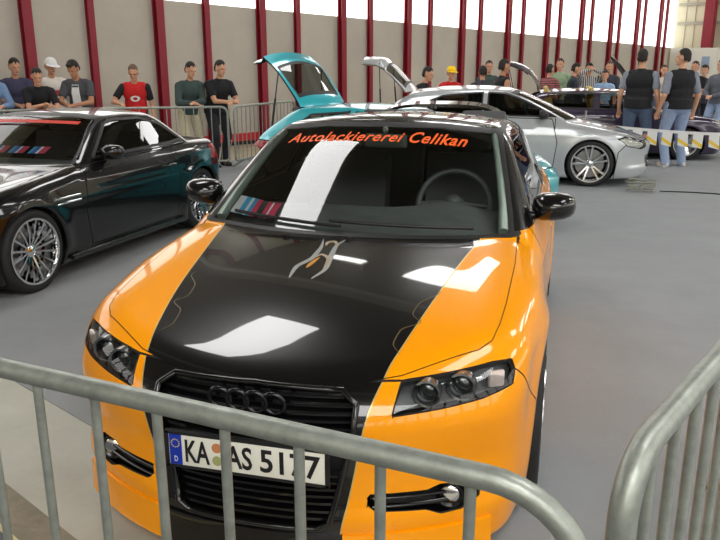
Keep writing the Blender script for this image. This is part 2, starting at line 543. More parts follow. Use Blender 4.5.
# ------------------------------------------------------------------ the hall (its axes are turned against the car: s runs along the back wall, n away from it)
U = Vector((.446, .895, 0)).normalized(); N_ = Vector((U.y, -U.x, 0)); W0 = Vector((-5.55, 13.05, 0))
S0 = W0.dot(U)
def H(s, n, z=0.0):
    return W0 + U * (s - S0) + N_ * n + Vector((0, 0, z))
HR = Matrix(((U.x, N_.x, 0), (U.y, N_.y, 0), (0, 0, 1)))
SA, SB, NB, HZ = -15.0, 34.6, 25.0, 7.6
def hbox(mb, s0, s1, n0, n1, z0, z1, mi=0):
    vs = [H(s, n, z) for z in (z0, z1) for s, n in ((s0, n0), (s1, n0), (s1, n1), (s0, n1))]
    return mb.add(vs, [(0, 3, 2, 1), (4, 5, 6, 7), (0, 1, 5, 4), (1, 2, 6, 5), (2, 3, 7, 6), (3, 0, 4, 7)], mi)
def struct(mb, name, m, smooth=0, bevel=0):
    return tag(mb.build(name, m, None, smooth, bevel), kind='structure')

M['carpet'] = mat('grey_carpet', srgb(150, 153, 155), .95, vary=(2.2, .06), bump=(160, .5), spec=.2)
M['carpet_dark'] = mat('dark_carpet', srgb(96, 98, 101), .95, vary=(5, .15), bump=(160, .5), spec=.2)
M['concrete_floor'] = mat('concrete_floor', srgb(182, 181, 168), .6, vary=(2.5, .12), bump=(30, .12))
M['floor_joint'] = mat('dirty_floor_joint', srgb(128, 120, 102), .7, vary=(6, .3))
M['yellow_edge'] = mat('yellowed_edging', srgb(198, 188, 140), .6)
M['tan_floor'] = mat('tan_floor', srgb(176, 163, 138), .6, vary=(1.5, .1))
M['wall_concrete'] = mat('concrete_panel', srgb(190, 182, 169), .8, vary=(.8, .09), bump=(8, .12))
M['joint'] = mat('panel_joint', srgb(120, 112, 102), .8)
M['red_steel'] = mat('red_steel', srgb(138, 16, 38), .45)
M['red_kerb'] = mat('red_skirting', srgb(205, 40, 48), .5)
M['black_kerb'] = mat('black_skirting', srgb(30, 28, 32), .6)
M['beige'] = mat('beige_cladding', srgb(214, 208, 180), .7)
M['girt'] = mat('grey_girt', srgb(168, 164, 148), .6)
M['white_panel'] = mat('white_panel', srgb(226, 224, 212), .6)
M['ceiling'] = mat('roof_sheet', srgb(104, 96, 76), .85, vary=(1.2, .12))
M['glazing'] = emitter('daylight_through_glazing', (1.0, .985, .95, 1), 2.6)
M['skylight'] = emitter('daylight_through_rooflight', (1.0, .99, .97, 1), 10.0)
M['tube_light'] = emitter('lit_tube', (1.0, .98, .94, 1), 9.0)

# floor: concrete slab, carpets laid on it, a joint with an edging strip
mb = MB(); hbox(mb, SA - .3, SB + .3, -.3, NB + .3, -.25, -.006); struct(mb, 'floor', M['concrete_floor'])
mb = MB(); hbox(mb, .23, SB, 2.0, NB, -.006, 0.0); struct(mb, 'floor_carpet', M['carpet'])
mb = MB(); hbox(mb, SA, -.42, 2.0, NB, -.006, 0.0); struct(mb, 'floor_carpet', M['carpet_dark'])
mb = MB(); hbox(mb, -.42, -.40, 0, NB, -.006, .001); struct(mb, 'trim_1', M['yellow_edge'])
mb = MB(); hbox(mb, -.40, -.26, 0, NB, -.006, -.002); struct(mb, 'trim_2', M['floor_joint'])
mb = MB(); hbox(mb, -.26, SB, 0, 2.0, -.006, -.001); struct(mb, 'trim_3', M['tan_floor'])

# back wall: concrete to a sill that falls gently along the hall, a band of glazing, sheeting above
sill = lambda s: 2.8 - (s - 7.35) * .0162
mb = MB()
def wedge(mb, s0, s1, n0, n1, za, zb, zc, zd):
    vs = [H(s0, n0, za), H(s1, n0, zb), H(s1, n1, zb), H(s0, n1, za), H(s0, n0, zc), H(s1, n0, zd), H(s1, n1, zd), H(s0, n1, zc)]
    mb.add(vs, [(0, 3, 2, 1), (4, 5, 6, 7), (0, 1, 5, 4), (1, 2, 6, 5), (2, 3, 7, 6), (3, 0, 4, 7)])
wedge(mb, SA, SB, -.3, 0, -.01, -.01, sill(SA), sill(SB)); struct(mb, 'wall_back', M['wall_concrete'])
mb = MB(); wedge(mb, SA, SB, -.22, -.12, sill(SA), sill(SB), 6.1, 6.1); struct(mb, 'window_1', M['glazing'])
mb = MB(); hbox(mb, SA, SB, -.3, 0, 6.1, HZ); struct(mb, 'wall_back', M['beige'])
mb = MB(); hbox(mb, SA, SB, -.002, .03, .075, .24); struct(mb, 'baseboard_back', M['red_kerb'])
mb = MB(); hbox(mb, SA, SB, -.002, .025, -.004, .075); struct(mb, 'baseboard_back', M['black_kerb'])
# the steel posts stand in pairs along it
k = -8
ka = [4.62 + 2.505 * i for i in range(-7, 12)]; kb = [5.76 + 2.47 * i for i in range(-8, 12)]
for i, s in enumerate(ka):
    mb = MB(); w = .08
    hbox(mb, s - w, s + w, .02, .05, 0, HZ); hbox(mb, s - w, s + w, .14, .16, 0, HZ); hbox(mb, s - .012, s + .012, .05, .14, 0, HZ)
    struct(mb, 'trim_%d' % (10 + i), M['red_steel'])
for i, s in enumerate(kb):
    mb = MB(); w = .06
    hbox(mb, s - w, s + w, .02, .045, 0, HZ); hbox(mb, s - w, s + w, .095, .115, 0, HZ); hbox(mb, s - .01, s + .01, .045, .095, 0, HZ)
    struct(mb, 'trim_%d' % (40 + i), M['red_steel'])
# end wall on the right: ribbed beige sheeting, girts, one red column, low white partition
mb = MB(); hbox(mb, SB, SB + .3, -.3, NB + .3, -.01, HZ); struct(mb, 'wall_right', M['beige'])
mb = MB()
for i in range(60):
    n = .2 + i * .4; hbox(mb, SB - .03, SB, n, n + .12, 2.3, HZ)
struct(mb, 'trim_80', M['beige'])
for i, z in enumerate((3.35, 4.15, 5.6)):
    mb = MB(); hbox(mb, SB - .12, SB - .03, 0, NB, z, z + .12); struct(mb, 'trim_%d' % (81 + i), M['girt'])
for i, n in enumerate((1.45, 8.2, 15.0, 21.8)):
    mb = MB(); hbox(mb, SB - .55, SB - .13, n - .2, n + .2, 2.35 if i == 0 else 0, HZ)
    struct(mb, 'trim_%d' % (85 + i), M['red_steel'])
mb = MB(); hbox(mb, SB - .9, SB - .8, .1, 2.1, 0, 2.34); struct(mb, 'wall_partition', M['white_panel'])
mb = MB(); hbox(mb, SB - .9, SB - .8, 2.9, NB - .2, 0, 2.34); struct(mb, 'wall_partition', M['white_panel'])
mb = MB(); hbox(mb, SB - .86, SB - .8, 2.1, 2.9, 0, 2.30); struct(mb, 'wall_partition', M['white_panel'])
# the other two sides and the roof with its rows of rooflights, the wide ones added as fill light
mb = MB(); hbox(mb, SA - .3, SA, -.3, NB + .3, -.01, HZ); struct(mb, 'wall_left', M['beige'])
mb = MB(); hbox(mb, SA, SB, NB, NB + .3, -.01, 2.8); hbox(mb, SA, SB, NB, NB + .3, 6.1, HZ); struct(mb, 'wall_front', M['wall_concrete'])
mb = MB(); hbox(mb, SA, SB, NB + .1, NB + .2, 2.8, 6.1); struct(mb, 'window_2', M['glazing'])  # unseen glowing band, added to give light from the front
mb = MB(); hbox(mb, SA - .3, SB + .3, -.3, NB + .3, HZ, HZ + .25); struct(mb, 'ceiling', M['ceiling'])
q = 3
for i in range(-2, 5):
    s0 = .8 + 7.6 * i
    for n0, n1 in ((5.0, 6.4), (13.0, 14.8), (19.2, 21.0)) if i >= 0 else ((13.5, 22.0),):  # bays before the car: wide unseen rooflight added to light its front
        mb = MB(); hbox(mb, s0, s0 + 2.95, n0, n1, HZ - .06, HZ + .02); struct(mb, 'window_%d' % q, M['skylight']); q += 1
for i in range(-2, 6):                                  # roof beams
    mb = MB(); s = -1.4 + 7.6 * i; hbox(mb, s - .1, s + .1, 0, NB, HZ - .55, HZ); struct(mb, 'trim_%d' % (95 + i), M['girt'])
for s, n in ((8.15, 3.4), (8.05, 5.9), (15.8, 3.4), (15.8, 6.2)):
    t = thing('ceiling_lamp', 'tube lamp hung under the hall roof', 'lamp', H(s, n, HZ - .4), math.atan2(N_.y, N_.x), 'tube lamps under the roof')
    b = MB(); b.box((0, 0, .05), (1.2, .26, .06)); b.tube([(-.5, 0, .07), (-.5, 0, .4)], .008, 6); b.tube([(.5, 0, .07), (.5, 0, .4)], .008, 6); b.build('lamp_case', M['white_panel'], t, 0)
    for y in (-.07, .07):
        b = MB(); b.tube([(-.56, y, 0), (.56, y, 0)], .05, 10); b.build('tube', M['tube_light'], t, 60)
# poster on the white partition
mb = MB(); p = [H(SB - .91, 1.48, 1.25), H(SB - .91, 1.8, 1.25), H(SB - .91, 1.8, 1.98), H(SB - .91, 1.48, 1.98)]
mb.extrude_poly(p, -U * .012)
tag(mb.build('poster', mat('poster_blue', srgb(150, 170, 195), .6), None, 0), 'pale blue poster on the white partition at the far end of the hall', 'poster')

# ------------------------------------------------------------------ crowd barriers
def barrier(label, a, b, h=1.1, r=.019, bar_r=.0085, spacing=.135, first=.14, feet=True, bend=.12, z0=.16, count=None, group=None):
    """tubular steel barrier standing from a to b: one bent frame tube, upright bars, two feet"""
    a, b = Vector(a), Vector(b); d = b - a; L = d.length; ang = math.atan2(d.y, d.x)
    t = thing('crowd_barrier', label, 'barrier', (a.x, a.y, 0), ang, group)
    z1 = h - r
    pts = [Vector((x, 0, z)) for x, z in ((bend, z0), (L - bend, z0))]
    path = [Vector((bend, 0, z1)), Vector((L - bend, 0, z1))]
    path += arc((L - bend, 0, z1 - bend), bend, PI / 2, 0, 10, (1, 0, 0), (0, 0, 1))[1:]
    path += arc((L - bend * .5, 0, z0 + bend * .5), bend * .5, 0, -PI / 2, 6, (1, 0, 0), (0, 0, 1))
    path += arc((bend * .5, 0, z0 + bend * .5), bend * .5, -PI / 2, -PI, 6, (1, 0, 0), (0, 0, 1))
    path += arc((bend, 0, z1 - bend), bend, PI, PI / 2, 10, (1, 0, 0), (0, 0, 1))[:-1]
    m = MB(); m.tube(path, r, 16, 0, True); m.build('frame', M['steel'], t, 60)
    x = first
    while x < L - .07:
        ztop = z1
        if x < bend: ztop = z1 - bend + math.sqrt(max(0, bend ** 2 - (bend - x) ** 2))
        if x > L - bend: ztop = z1 - bend + math.sqrt(max(0, bend ** 2 - (x - L + bend) ** 2))
        m = MB(); m.tube([(x, 0, z0), (x, 0, ztop)], bar_r, 10); m.build('bar', M['steel'], t, 60)
        x += spacing
    for fx in (L * .16, L * .84):
        m = MB(); m.tube([(fx, -.27, .014), (fx, -.2, .05), (fx, 0, z0), (fx, .2, .05), (fx, .27, .014)], .014, 8); m.build('foot', M['steel'], t, 60)
    for fz in (.45, .95):
        m = MB(); m.tube([(L + .002, 0, fz - .05), (L + .03, 0, fz - .05), (L + .045, 0, fz), (L + .03, 0, fz + .04)], .007, 8); m.build('hook', M['steel'], t, 60)
    return t
fa = Vector((.955, -1.025, 0)); fd = Vector((-.137, .0235, 0)).normalized()
barrier('grey steel railing across the very front, before the orange car', fa + fd * 2.35, fa, 1.109, .0185, .0088, .137, (2.35 - .167) % .137, True, .145)
ra = Vector((1.005, -.905, 0)); rd = Vector((.40, .917, 0)).normalized()
barrier('grey steel railing at lower right, running away from the corner', ra, ra + rd * 2.3, 1.109, .022, .0098, .128, .115, True, .10)
barrier('grey railing that the leaning men rest on, behind the black coupe', H(4.1, 1.5), H(6.28, 3.0), 1.02, .019, .008, .135, .1, True, .11)
barrier('grey railing between the men and the teal car with open tailgate', H(6.36, 3.06), H(8.35, 2.35), 1.02, .019, .008, .135, .1, True, .11)
barrier('grey railing at far left, behind the bonnet of the black coupe', H(1.9, 1.35), H(4.02, 1.46), 1.02, .019, .008, .135, .1, True, .11)
# ------------------------------------------------------------------ the orange and black hatchback
A3 = dict(length=4.2,
 plan=[(-.2, .775), (.3, .818), (.6, .853), (.9, .878), (1.4, .872), (2.2, .878), (3.0, .88), (3.5, .87), (3.9, .835), (4.3, .78)],
 section=[(.08, -.03), (.2, -.014), (.3, -.005), (.45, 0), (.6, 0), (.72, -.008), (.8, -.02), (.88, -.045), (.95, -.085)],
 hood=[(-.1, .59), (0, .645), (.1, .69), (.25, .745), (.5, .815), (.8, .872), (1.1, .915), (1.3, .935), (2.0, .955), (3.5, .985), (4.2, .96)],
 hood_crown=.03, wing=.012,
 nose=[(.1, .03), (.19, .008), (.245, .0), (.31, .016), (.40, .018), (.48, .007), (.555, .0), (.63, .026), (.72, .085), (.9, .22)], nose_curve=(.31, 2.2, .80),
 tail=[(.1, 4.05), (.3, 4.18), (.55, 4.2), (.8, 4.16), (1.0, 4.1)], tail_curve=(.28, 2.6, .8),
 screen=[(.6, .50), (.92, 1.11), (1.34, 1.87), (1.5, 2.16)], screen_curve=.17,
 roof=[(1.5, 1.22), (1.85, 1.350), (1.98, 1.375), (2.13, 1.380), (2.5, 1.372), (2.9, 1.354), (3.5, 1.308), (3.9, 1.27), (4.3, 1.20)], roof_crown=.045,
 gh_plan=[(1.0, .76), (1.4, .795), (1.9, .815), (2.6, .815), (3.4, .78), (4.0, .72)], tumble=.52, belt=.93,
 back=[(.8, 4.12), (.95, 4.07), (1.3, 3.78), (1.5, 3.6)], back_curve=.12,
 arches=[(.88, .31), (3.46, .31)], arch_r=.345, flare=.016, crease=(.70, .004),
 k_top=.10, k_end=.08, k_header=.07, k_rail=.07, floor_z=.08)

def arch_regions(sh, S):
    for (ya, za) in S['arches']:
        sh.region('hole', lambda P, ya=ya, za=za: np.hypot(P[:, 1] - ya, P[:, 2] - za) - S['arch_r'], lambda c, s: (np.abs(c[:, 0]) > .5), only=tuple(n for n in sh.names if n not in ('hole',)))

def arch_liners(root, S, shift, x=.62, w=.26):
    for (ya, za) in S['arches']:
        for s in (-1, 1):
            mb = MB()
            mb.lathe([(S['arch_r'] + .012, -w * .5), (S['arch_r'] + .012, w * .5)], 'x', c=(s * x + shift[0], ya + shift[1], za + shift[2]), n=24, a0=-.35, a1=PI + .35)
            mb.lathe([(S['arch_r'] + .012, -s * w * .5), (.02, -s * w * .5)], 'x', c=(s * x + shift[0], ya + shift[1], za + shift[2]), n=24, a0=-.35, a1=PI + .35)
            mb.build('wheel_arch_liner', M['lining'], root, 40)

def orange_car():
    S = A3; L = S['length']; sh = Shell(S, .017); f = sh.field; cy = L / 2; sf = (0, -cy, 0)
    root = thing('hatchback', 'orange hatchback with a wide black stripe over bonnet and roof behind the front railing', 'car', (0, cy, 0))
    X = lambda P: np.abs(P[:, 0])
    # --- glass
    scr = front_poly([(-.2, .80), (.735, .80), (.712, .93), (.655, 1.12), (.588, 1.31), (.30, 1.338), (-.2, 1.345)])
    sh.region('windscreen', lambda P: np.maximum(scr(P), 1.118 + .17 * (P[:, 0] / .7) ** 2 - P[:, 1]), lambda c, s: (c[:, 1] < 2.4) & (c[:, 2] > .86), gap=.022, gapname='seal')
    sh.region('rear_glass', front_poly([(-.2, 1.0), (.56, 1.01), (.47, 1.26), (-.2, 1.275)]), lambda c, s: c[:, 1] > 3.4, gap=.02, gapname='seal')
    hi = lambda c, s: (np.abs(c[:, 0]) > .42) & (c[:, 2] > .9) & (c[:, 1] > 1.3)
    sh.region('side_glass', side_poly([(1.50, .965), (2.56, .985), (2.56, 1.315), (2.3, 1.32), (2.08, 1.305), (1.80, 1.17)]), hi, gap=.018, gapname='seal')
    sh.region('quarter_glass', side_poly([(2.64, .99), (3.30, 1.03), (3.42, 1.08), (3.05, 1.255), (2.64, 1.312)]), hi, gap=.018, gapname='seal')
    # --- front end
    sh.region('bonnet', top_poly([(-.1, .088), (.2, .103), (.336, .14), (.456, .197), (.60, .300), (.675, .355), (.713, .41), (.728, .50), (.738, .65), (.745, 1.0), (.735, 1.30), (.70, 1.272), (.5, 1.19), (.25, 1.13), (-.1, 1.10)]),
              lambda c, s: (c[:, 2] > .63) & (c[:, 1] < 1.4), gap=.0032)
    sh.region('grille', front_poly([(-.1, .672), (.285, .668), (.335, .635), (.335, .57), (.262, .245), (.225, .222), (-.1, .222)]), lambda c, s: c[:, 1] < .5)
    sh.region('headlamp', front_poly([(.456, .690), (.60, .704), (.72, .716), (.778, .712), (.792, .68), (.788, .645), (.70, .625), (.60, .615), (.443, .604)]), lambda c, s: (c[:, 1] < .7), gap=.0045)
    sh.region('intake', front_poly([(.375, .34), (.55, .338), (.585, .352), (.65, .350), (.71, .31), (.705, .285), (.655, .256), (.595, .252), (.55, .272), (.40, .28), (.372, .30)]), lambda c, s: c[:, 1] < .5)
    sh.region('front_bumper', side_poly([(-1, -.3), (-1, .69), (.38, .69), (.44, .61), (.56, .50), (.60, .1), (.60, -.3)]), None, gap=.005)
    # --- flanks
    lo = lambda c, s: (np.abs(c[:, 0]) > .55) & (c[:, 2] < .99)
    sh.region('door', side_poly([(1.44, .25), (2.60, .25), (2.66, .45), (2.67, .955), (1.42, .94), (1.36, .6)]), lo, gap=.0045)
    sh.region('roof_black', top_poly([(-.1, 1.905), (.40, 1.95), (.52, 2.05), (.545, 2.4), (.53, 3.0), (.48, 3.66), (-.1, 3.74)]), lambda c, s: c[:, 2] > 1.2, gap=.0045)
    sh.region('pillar', lambda P: .938 + .0 * P[:, 1] - P[:, 2], lambda c, s: c[:, 1] > 1.05, gap=0)
    sh.region('cowl', lambda P: 1.05 + .17 * (P[:, 0] / .7) ** 2 - P[:, 1], lambda c, s: (c[:, 2] > .88) & (c[:, 1] < 1.5) & (np.abs(c[:, 0]) < .745))
    sh.region('fender', lambda P: P[:, 1] - 1.405, None, gap=.005)
    sh.region('tail_lamp', front_poly([(.48, .80), (.9, .78), (.9, .92), (.50, .93)]), lambda c, s: c[:, 1] > 3.85, gap=.0045)
    sh.region('tailgate', front_poly([(-.1, .55), (.52, .55), (.60, .70), (.60, 1.3), (-.1, 1.3)]), lambda c, s: c[:, 1] > 3.7, only=('body', 'pillar'), gap=.0045)
    sh.region('rear_bumper', lambda P: 3.86 + .1 * P[:, 2] - P[:, 1], lambda c, s: c[:, 2] < .66, gap=.005)
    # --- painted stripe
    sa = pchip([(0, .395), (.085, .40), (.185, .415), (.30, .44), (.55, .486), (.9, .54), (1.25, .60)])
    stripe = lambda P: np.abs(P[:, 0] + .013) - (sa(P[:, 1]) - np.clip(.69 - P[:, 2], 0, 1) * .19)
    for base in ('bonnet', 'front_bumper'):
        sh.region(base + '_black', lambda P: stripe(P), None, only=(base,))
        sh.region(base + '_pin', lambda P: stripe(P) - .0045, None, only=(base,))
    arch_regions(sh, S)
    op, bp = M['orange'], M['black_paint']
    bo = sh.mesh('bonnet', ['bonnet', 'bonnet_black', 'bonnet_pin'], [op, bp, M['pin']], root, sf, matidx={'bonnet_black': 1, 'bonnet_pin': 2})
    bu = sh.mesh('front_bumper', ['front_bumper', 'front_bumper_black', 'front_bumper_pin'], [op, bp, M['pin']], root, sf, matidx={'front_bumper_black': 1, 'front_bumper_pin': 2})
    for s in (-1, 1):
        k = lambda c, s=s: c[:, 0] * s > 0
        sh.mesh('fender', ['fender'], op, root, sf, keep=k)
        d = sh.mesh('door', ['door'], op, root, sf, keep=k)
        hb = MB(); xx = surf_x(f, 2.42, .80)
        hb.tube([(s * (xx - .005), 2.32 - cy, .80), (s * (xx + .03), 2.36 - cy, .803), (s * (xx + .032), 2.50 - cy, .806), (s * (xx - .005), 2.54 - cy, .806)], .013, 8)
        hb.build('door_handle', bp, d, 60)
        w = sh.mesh('side_window', ['side_glass'], M['dark_glass'], root, sf, keep=k)
        sh.mesh('quarter_window', ['quarter_glass'], M['dark_glass'], root, sf, keep=k)
        sh.mesh('tail_lamp', ['tail_lamp'], M['red_lens'], root, sf, keep=k)
        # head lamp: clear lens, dark housing behind it, two projectors and the indicator
        hl = sh.mesh('headlamp', ['headlamp'], M['lens'], root, sf, keep=k)
        sh.mesh('lamp_housing', ['headlamp'], M['lamp_body'], hl, (0, -cy + .028, 0), off=-.028, keep=k)
        for (lx, lz, rr) in ((.535, .652, .040), (.635, .660, .042)):
            y = surf_y(f, lx, lz) + .012
            p = MB()
            p.lathe([(rr * 1.12, -.010), (rr * 1.12, .03), (rr * .92, .034), (rr * .92, -.008)], 'y', c=(s * lx, y - cy + .01, lz), n=28, close=True)
            p.ell((s * lx, y - cy + .034, lz), (rr * .86, rr * .55, rr * .86), None, 20, 10)
            p.build('projector', M['projector'], hl, 40)
        y = surf_y(f, .733, .665) + .016
        p = MB(); rot = Matrix.Rotation(s * R(32), 3, 'Z')
        p.box((s * .735, y - cy + .012, .665), (.055, .02, .055), 0, rot)
        p.build('indicator', M['pink_lens'], hl, 30, .008)
        br = MB()
        pts = [(s * x_, surf_y(f, x_, .695 + .0) - cy + .03, .655 + .004 * (x_ - .5) * 10) for x_ in np.linspace(.50, .69, 8)]
        br.tube(pts, .0055, 6); br.build('light_guide', M['chrome'], hl, 60)
        # lower intake with two bars and the fog lamp
        it = sh.mesh('air_intake', ['intake'], M['black_plastic'], root, (0, -cy + .05, 0), keep=k)
        for z in (.285, .312):
            pts = [(s * x_, surf_y(f, x_, z) - cy + .018, z) for x_ in np.linspace(.385, .66, 10)]
            b = MB(); b.tube(pts, .007, 6); b.build('intake_bar', bp, it, 60)
        y = surf_y(f, .618, .298)
        fl = MB(); rot = None
        fl.lathe([(.001, .012), (.030, .008), (.040, -.004), (.046, -.006), (.046, .03)], 'y', c=(s * .615, y - cy + .016, .301), n=24)
        fl.build('fog_lamp', M['lamp_reflect'] if 'lamp_reflect' in M else M['dark_chrome'], it, 50)
        gl = MB(); gl.ell((s * .615, y - cy + .016, .301), (.034, .012, .034), None, 18, 9); gl.build('fog_lens', M['reflector'], it, 60)
    sh.mesh('pillar_frame', ['pillar', 'seal', 'cowl'], [bp, M['black_plastic']], root, sf, matidx={'seal': 1, 'cowl': 1})
    sh.mesh('roof', ['roof_black'], bp, root, sf)
    sh.mesh('rear_quarter', ['body'], op, root, sf)
    sh.mesh('tailgate', ['tailgate'], op, root, sf)
    sh.mesh('rear_bumper', ['rear_bumper'], op, root, sf)
    ws = sh.mesh('windscreen', ['windscreen'], M['glass'], root, sf)
    sh.mesh('rear_window', ['rear_glass'], M['dark_glass'], root, sf)
    solid = [n for n in sh.names if n not in ('windscreen', 'rear_glass', 'side_glass', 'quarter_glass', 'hole', 'headlamp', 'intake', 'grille')]
    sh.mesh('body_lining', solid, M['lining'], root, sf, off=-.012)
    # inner trim of the windscreen posts, pale against the dark cabin
    for s in (-1, 1):
        pt = MB(); pts = []
        for z, x in ((.93, .685), (1.02, .668), (1.12, .638), (1.22, .605), (1.29, .575)):
            y = surf_y(f, x, z, 2.4, .9); pts.append((s * (x - .012), y - cy + .035, z))
        pt.tube(pts, [.024, .022, .02, .018, .016], 8); pt.build('pillar_trim', M['pillar_trim'], root, 60)
    lp = MB(); n = 48; vs = []
    for i in range(n):
        x = -.74 + 1.48 * i / (n - 1); y = surf_y(f, x, .19) - cy
        vs += [(x * 1.01, y - .010, .205), (x * 1.014, y - .016, .085), (x, y + .03, .083), (x, y + .02, .208)]
    fs = [(4 * i + j, 4 * i + (j + 1) % 4, 4 * i + 4 + (j + 1) % 4, 4 * i + 4 + j) for i in range(n - 1) for j in range(4)] + [(3, 2, 1, 0), tuple(4 * n - 4 + j for j in range(4))]
    lp.add(vs, fs); lp.m = [1 if abs(sum(vs[q][0] for q in f_) / 4 + .012) < .315 else 0 for f_ in fs]
    lp.build('splitter', [op, bp], bu, 40)
    # --- grille: dark mesh panel, rim, bars, four rings
    gr = sh.mesh('grille', ['grille'], M['black_plastic'], root, (0, -cy + .055, 0))
    gp = [(.0, .672), (.285, .668), (.335, .635), (.335, .57), (.262, .245), (.225, .222), (0, .222)]
    half = []
    for (a, b) in zip(gp[:-1], gp[1:]):
        for t in np.linspace(0, 1, 8)[:-1]: half.append((a[0] + (b[0] - a[0]) * t, a[1] + (b[1] - a[1]) * t))
    loop = half + [(-x, z) for x, z in reversed(half) if x > 1e-6]
    rim = MB(); rim.tube([(x, surf_y(f, x, z) - cy + .004, z) for x, z in loop], .011, 8, 0, True); rim.build('grille_rim', bp, gr, 60)
    hw = pchip([(.222, .225), (.245, .262), (.57, .335), (.635, .335), (.672, .29)])
    for z in [.655, .632, .609, .586, .563, .54, .517] + [.392, .368, .344, .320, .296, .272, .25]:
        w = float(hw(z)) - .012
        b = MB(); n = 12; xs = np.linspace(-w, w, n); vs = []
        for x in xs:
            y = surf_y(f, x, z) - cy + .018
            vs += [(x, y, z + .004), (x, y, z - .005), (x, y + .028, z - .003), (x, y + .028, z + .006)]
        fs = [(4 * i + j, 4 * i + (j + 1) % 4, 4 * i + 4 + (j + 1) % 4, 4 * i + 4 + j) for i in range(n - 1) for j in range(4)]
        b.add(vs, fs + [(3, 2, 1, 0), tuple(4 * n - 4 + j for j in range(4))]); b.build('grille_bar', bp, gr, 30)
    em = MB()
    for i in range(4):
        x = (i - 1.5) * .060 - .006; y = surf_y(f, x, .632) - cy - .006
        em.tube(arc((x, y, .632), .036, 0, 2 * PI, 32, (1, 0, 0), (0, -.18, .98))[:-1], .0075, 8, 0, True)
    tag(em.build('ring_emblem', M['dark_chrome'], gr, 60), 'row of four linked dark rings')
    # --- number plate
    px, pz = .004, .462; py = -.012 - cy
    pl = MB(); pl.box((px, py, pz), (.52, .008, .11)); plate = pl.build('number_plate', M['plate_white'], root, 30, .002)
    fr = MB()
    for dz in (-.058, .058): fr.box((px, py + .002, pz + dz), (.545, .016, .010))
    for dx in (-.266, .266): fr.box((px + dx, py + .002, pz), (.012, .016, .124))
    fr.box((px, py + .012, pz), (.53, .012, .12)); fr.box((px, py + .035, pz + .01), (.40, .04, .08)); fr.build('plate_holder', M['black_plastic'], plate, 30)
    bb = MB(); bb.box((px - .236, py - .0045, pz), (.042, .002, .104)); bb.build('plate_band', M['plate_blue'], plate, 0)
    st = MB()
    for i in range(12):
        a = 2 * PI * i / 12
        st.box((px - .236 + .0135 * math.sin(a), py - .006, pz + .022 + .0135 * math.cos(a)), (.0035, .001, .0035))
    st.build('band_stars', mat('star_yellow', srgb(235, 205, 60), .5), plate, 0)
    def put(body, x0, z0, wid, hgt, m, name, off=0.0):
        vs, fs = text_mesh(body, 1, 0, off)
        x_ = [v.x for v in vs]; y_ = [v.y for v in vs]
        kx = wid / (max(x_) - min(x_)); ky = hgt / (max(y_) - min(y_))
        mb = MB(); mb.add([(x0 + (v.x - min(x_)) * kx, py - .0056, z0 + (v.y - min(y_)) * ky) for v in vs], fs)
        mb.build(name, m, plate, 0)
    put('D', px - .242, pz - .042, .012, .019, M['plate_white'], 'country_letter', .01)
    put('KA', px - .203, pz - .0395, .084, .079, M['plate_ink'], 'plate_lettering', .022)
    put('AS', px - .066, pz - .0395, .090, .079, M['plate_ink'], 'plate_lettering', .022)
    put('5177', px + .050, pz - .0395, .196, .079, M['plate_ink'], 'plate_lettering', .022)
    for dz, m in ((.022, 'sticker_orange'), (-.022, 'sticker_green')):
        s_ = MB(); s_.lathe([(.0005, -.0060), (.0165, -.0060), (.0165, -.004)], 'y', c=(px - .094, py, pz + dz), n=24); s_.build('plate_sticker', M[m], plate, 30)
    # --- script across the top of the windscreen
    vs, fs = text_mesh('Autolackiererei', 1, .35, .012, 1.08)
    vs2, fs2 = text_mesh('Celikan', 1, .35, .018, 1.1)
    sm = MB()
    for V_, F_, xa, xb, hz in ((vs, fs, -.492, .128, .055), (vs2, fs2, .158, .445, .062)):
        x_ = [v.x for v in V_]; y_ = [v.y for v in V_]; kx = (xb - xa) / (max(x_) - min(x_)); o = []
        for v in V_:
            x = xa + (v.x - min(x_)) * kx; z = 1.247 + .024 * (1 - (x / .48) ** 2) + v.y * hz
            o.append((x, surf_y(f, x, z, 2.6, .9) - cy - .002, z))
        sm.add(o, F_)
    sm.build('windscreen_lettering', M['sign_orange'], ws, 0)
    # --- curved silver emblem painted on the bonnet
    eg = MB()
    def ribbon(ctrl, w0, mi=0):
        xs = [c[0] for c in ctrl]; n = 26; t = np.linspace(0, len(ctrl) - 1, n)
        fx = pchip([(i, c[0]) for i, c in enumerate(ctrl)]); fy = pchip([(i, c[1]) for i, c in enumerate(ctrl)])
        P = np.stack([fx(t), fy(t)], 1); T = np.gradient(P, axis=0); T /= np.linalg.norm(T, axis=1)[:, None]
        vs = []
        for i in range(n):
            w = w0 * (math.sin(PI * min(1, (i + .6) / n * 1.05)) ** .6)
            for q in (-1, 1):
                x, y = P[i] + np.array([-T[i][1], T[i][0]]) * w * q
                vs.append((x, y - cy, surf_z(f, x, y) + .0012))
        eg.add(vs, [(2 * i, 2 * i + 1, 2 * i + 3, 2 * i + 2) for i in range(n - 1)], mi)
    ribbon([(-.088, .667), (-.094, .76), (-.055, .87), (-.055, .96), (-.078, 1.085)], .011)
    ribbon([(0.0, .67), (.028, .77), (.012, .90), (.004, 1.0), (.03, 1.10)], .011)
    ribbon([(.024, .74), (.01, .86), (-.03, .90), (-.045, .865)], .008, 1)
    ribbon([(.006, 1.0), (-.02, 1.05), (-.045, 1.03), (-.04, .99)], .009, 1)
    ribbon([(-.03, .87), (-.045, .80), (-.05, .76)], .009, 2)
    tag(eg.build('bonnet_emblem', [mat('emblem_silver', srgb(170, 172, 170), .35, .4), mat('emblem_beige', srgb(170, 150, 125), .4), mat('emblem_gold', srgb(200, 135, 40), .4)], bo, 0), 'silver horned swirl painted on the black bonnet')
    # thin gold swirls by the edge of the stripe
    M['swirl'] = mat('swirl_gold', srgb(96, 78, 44), .4)
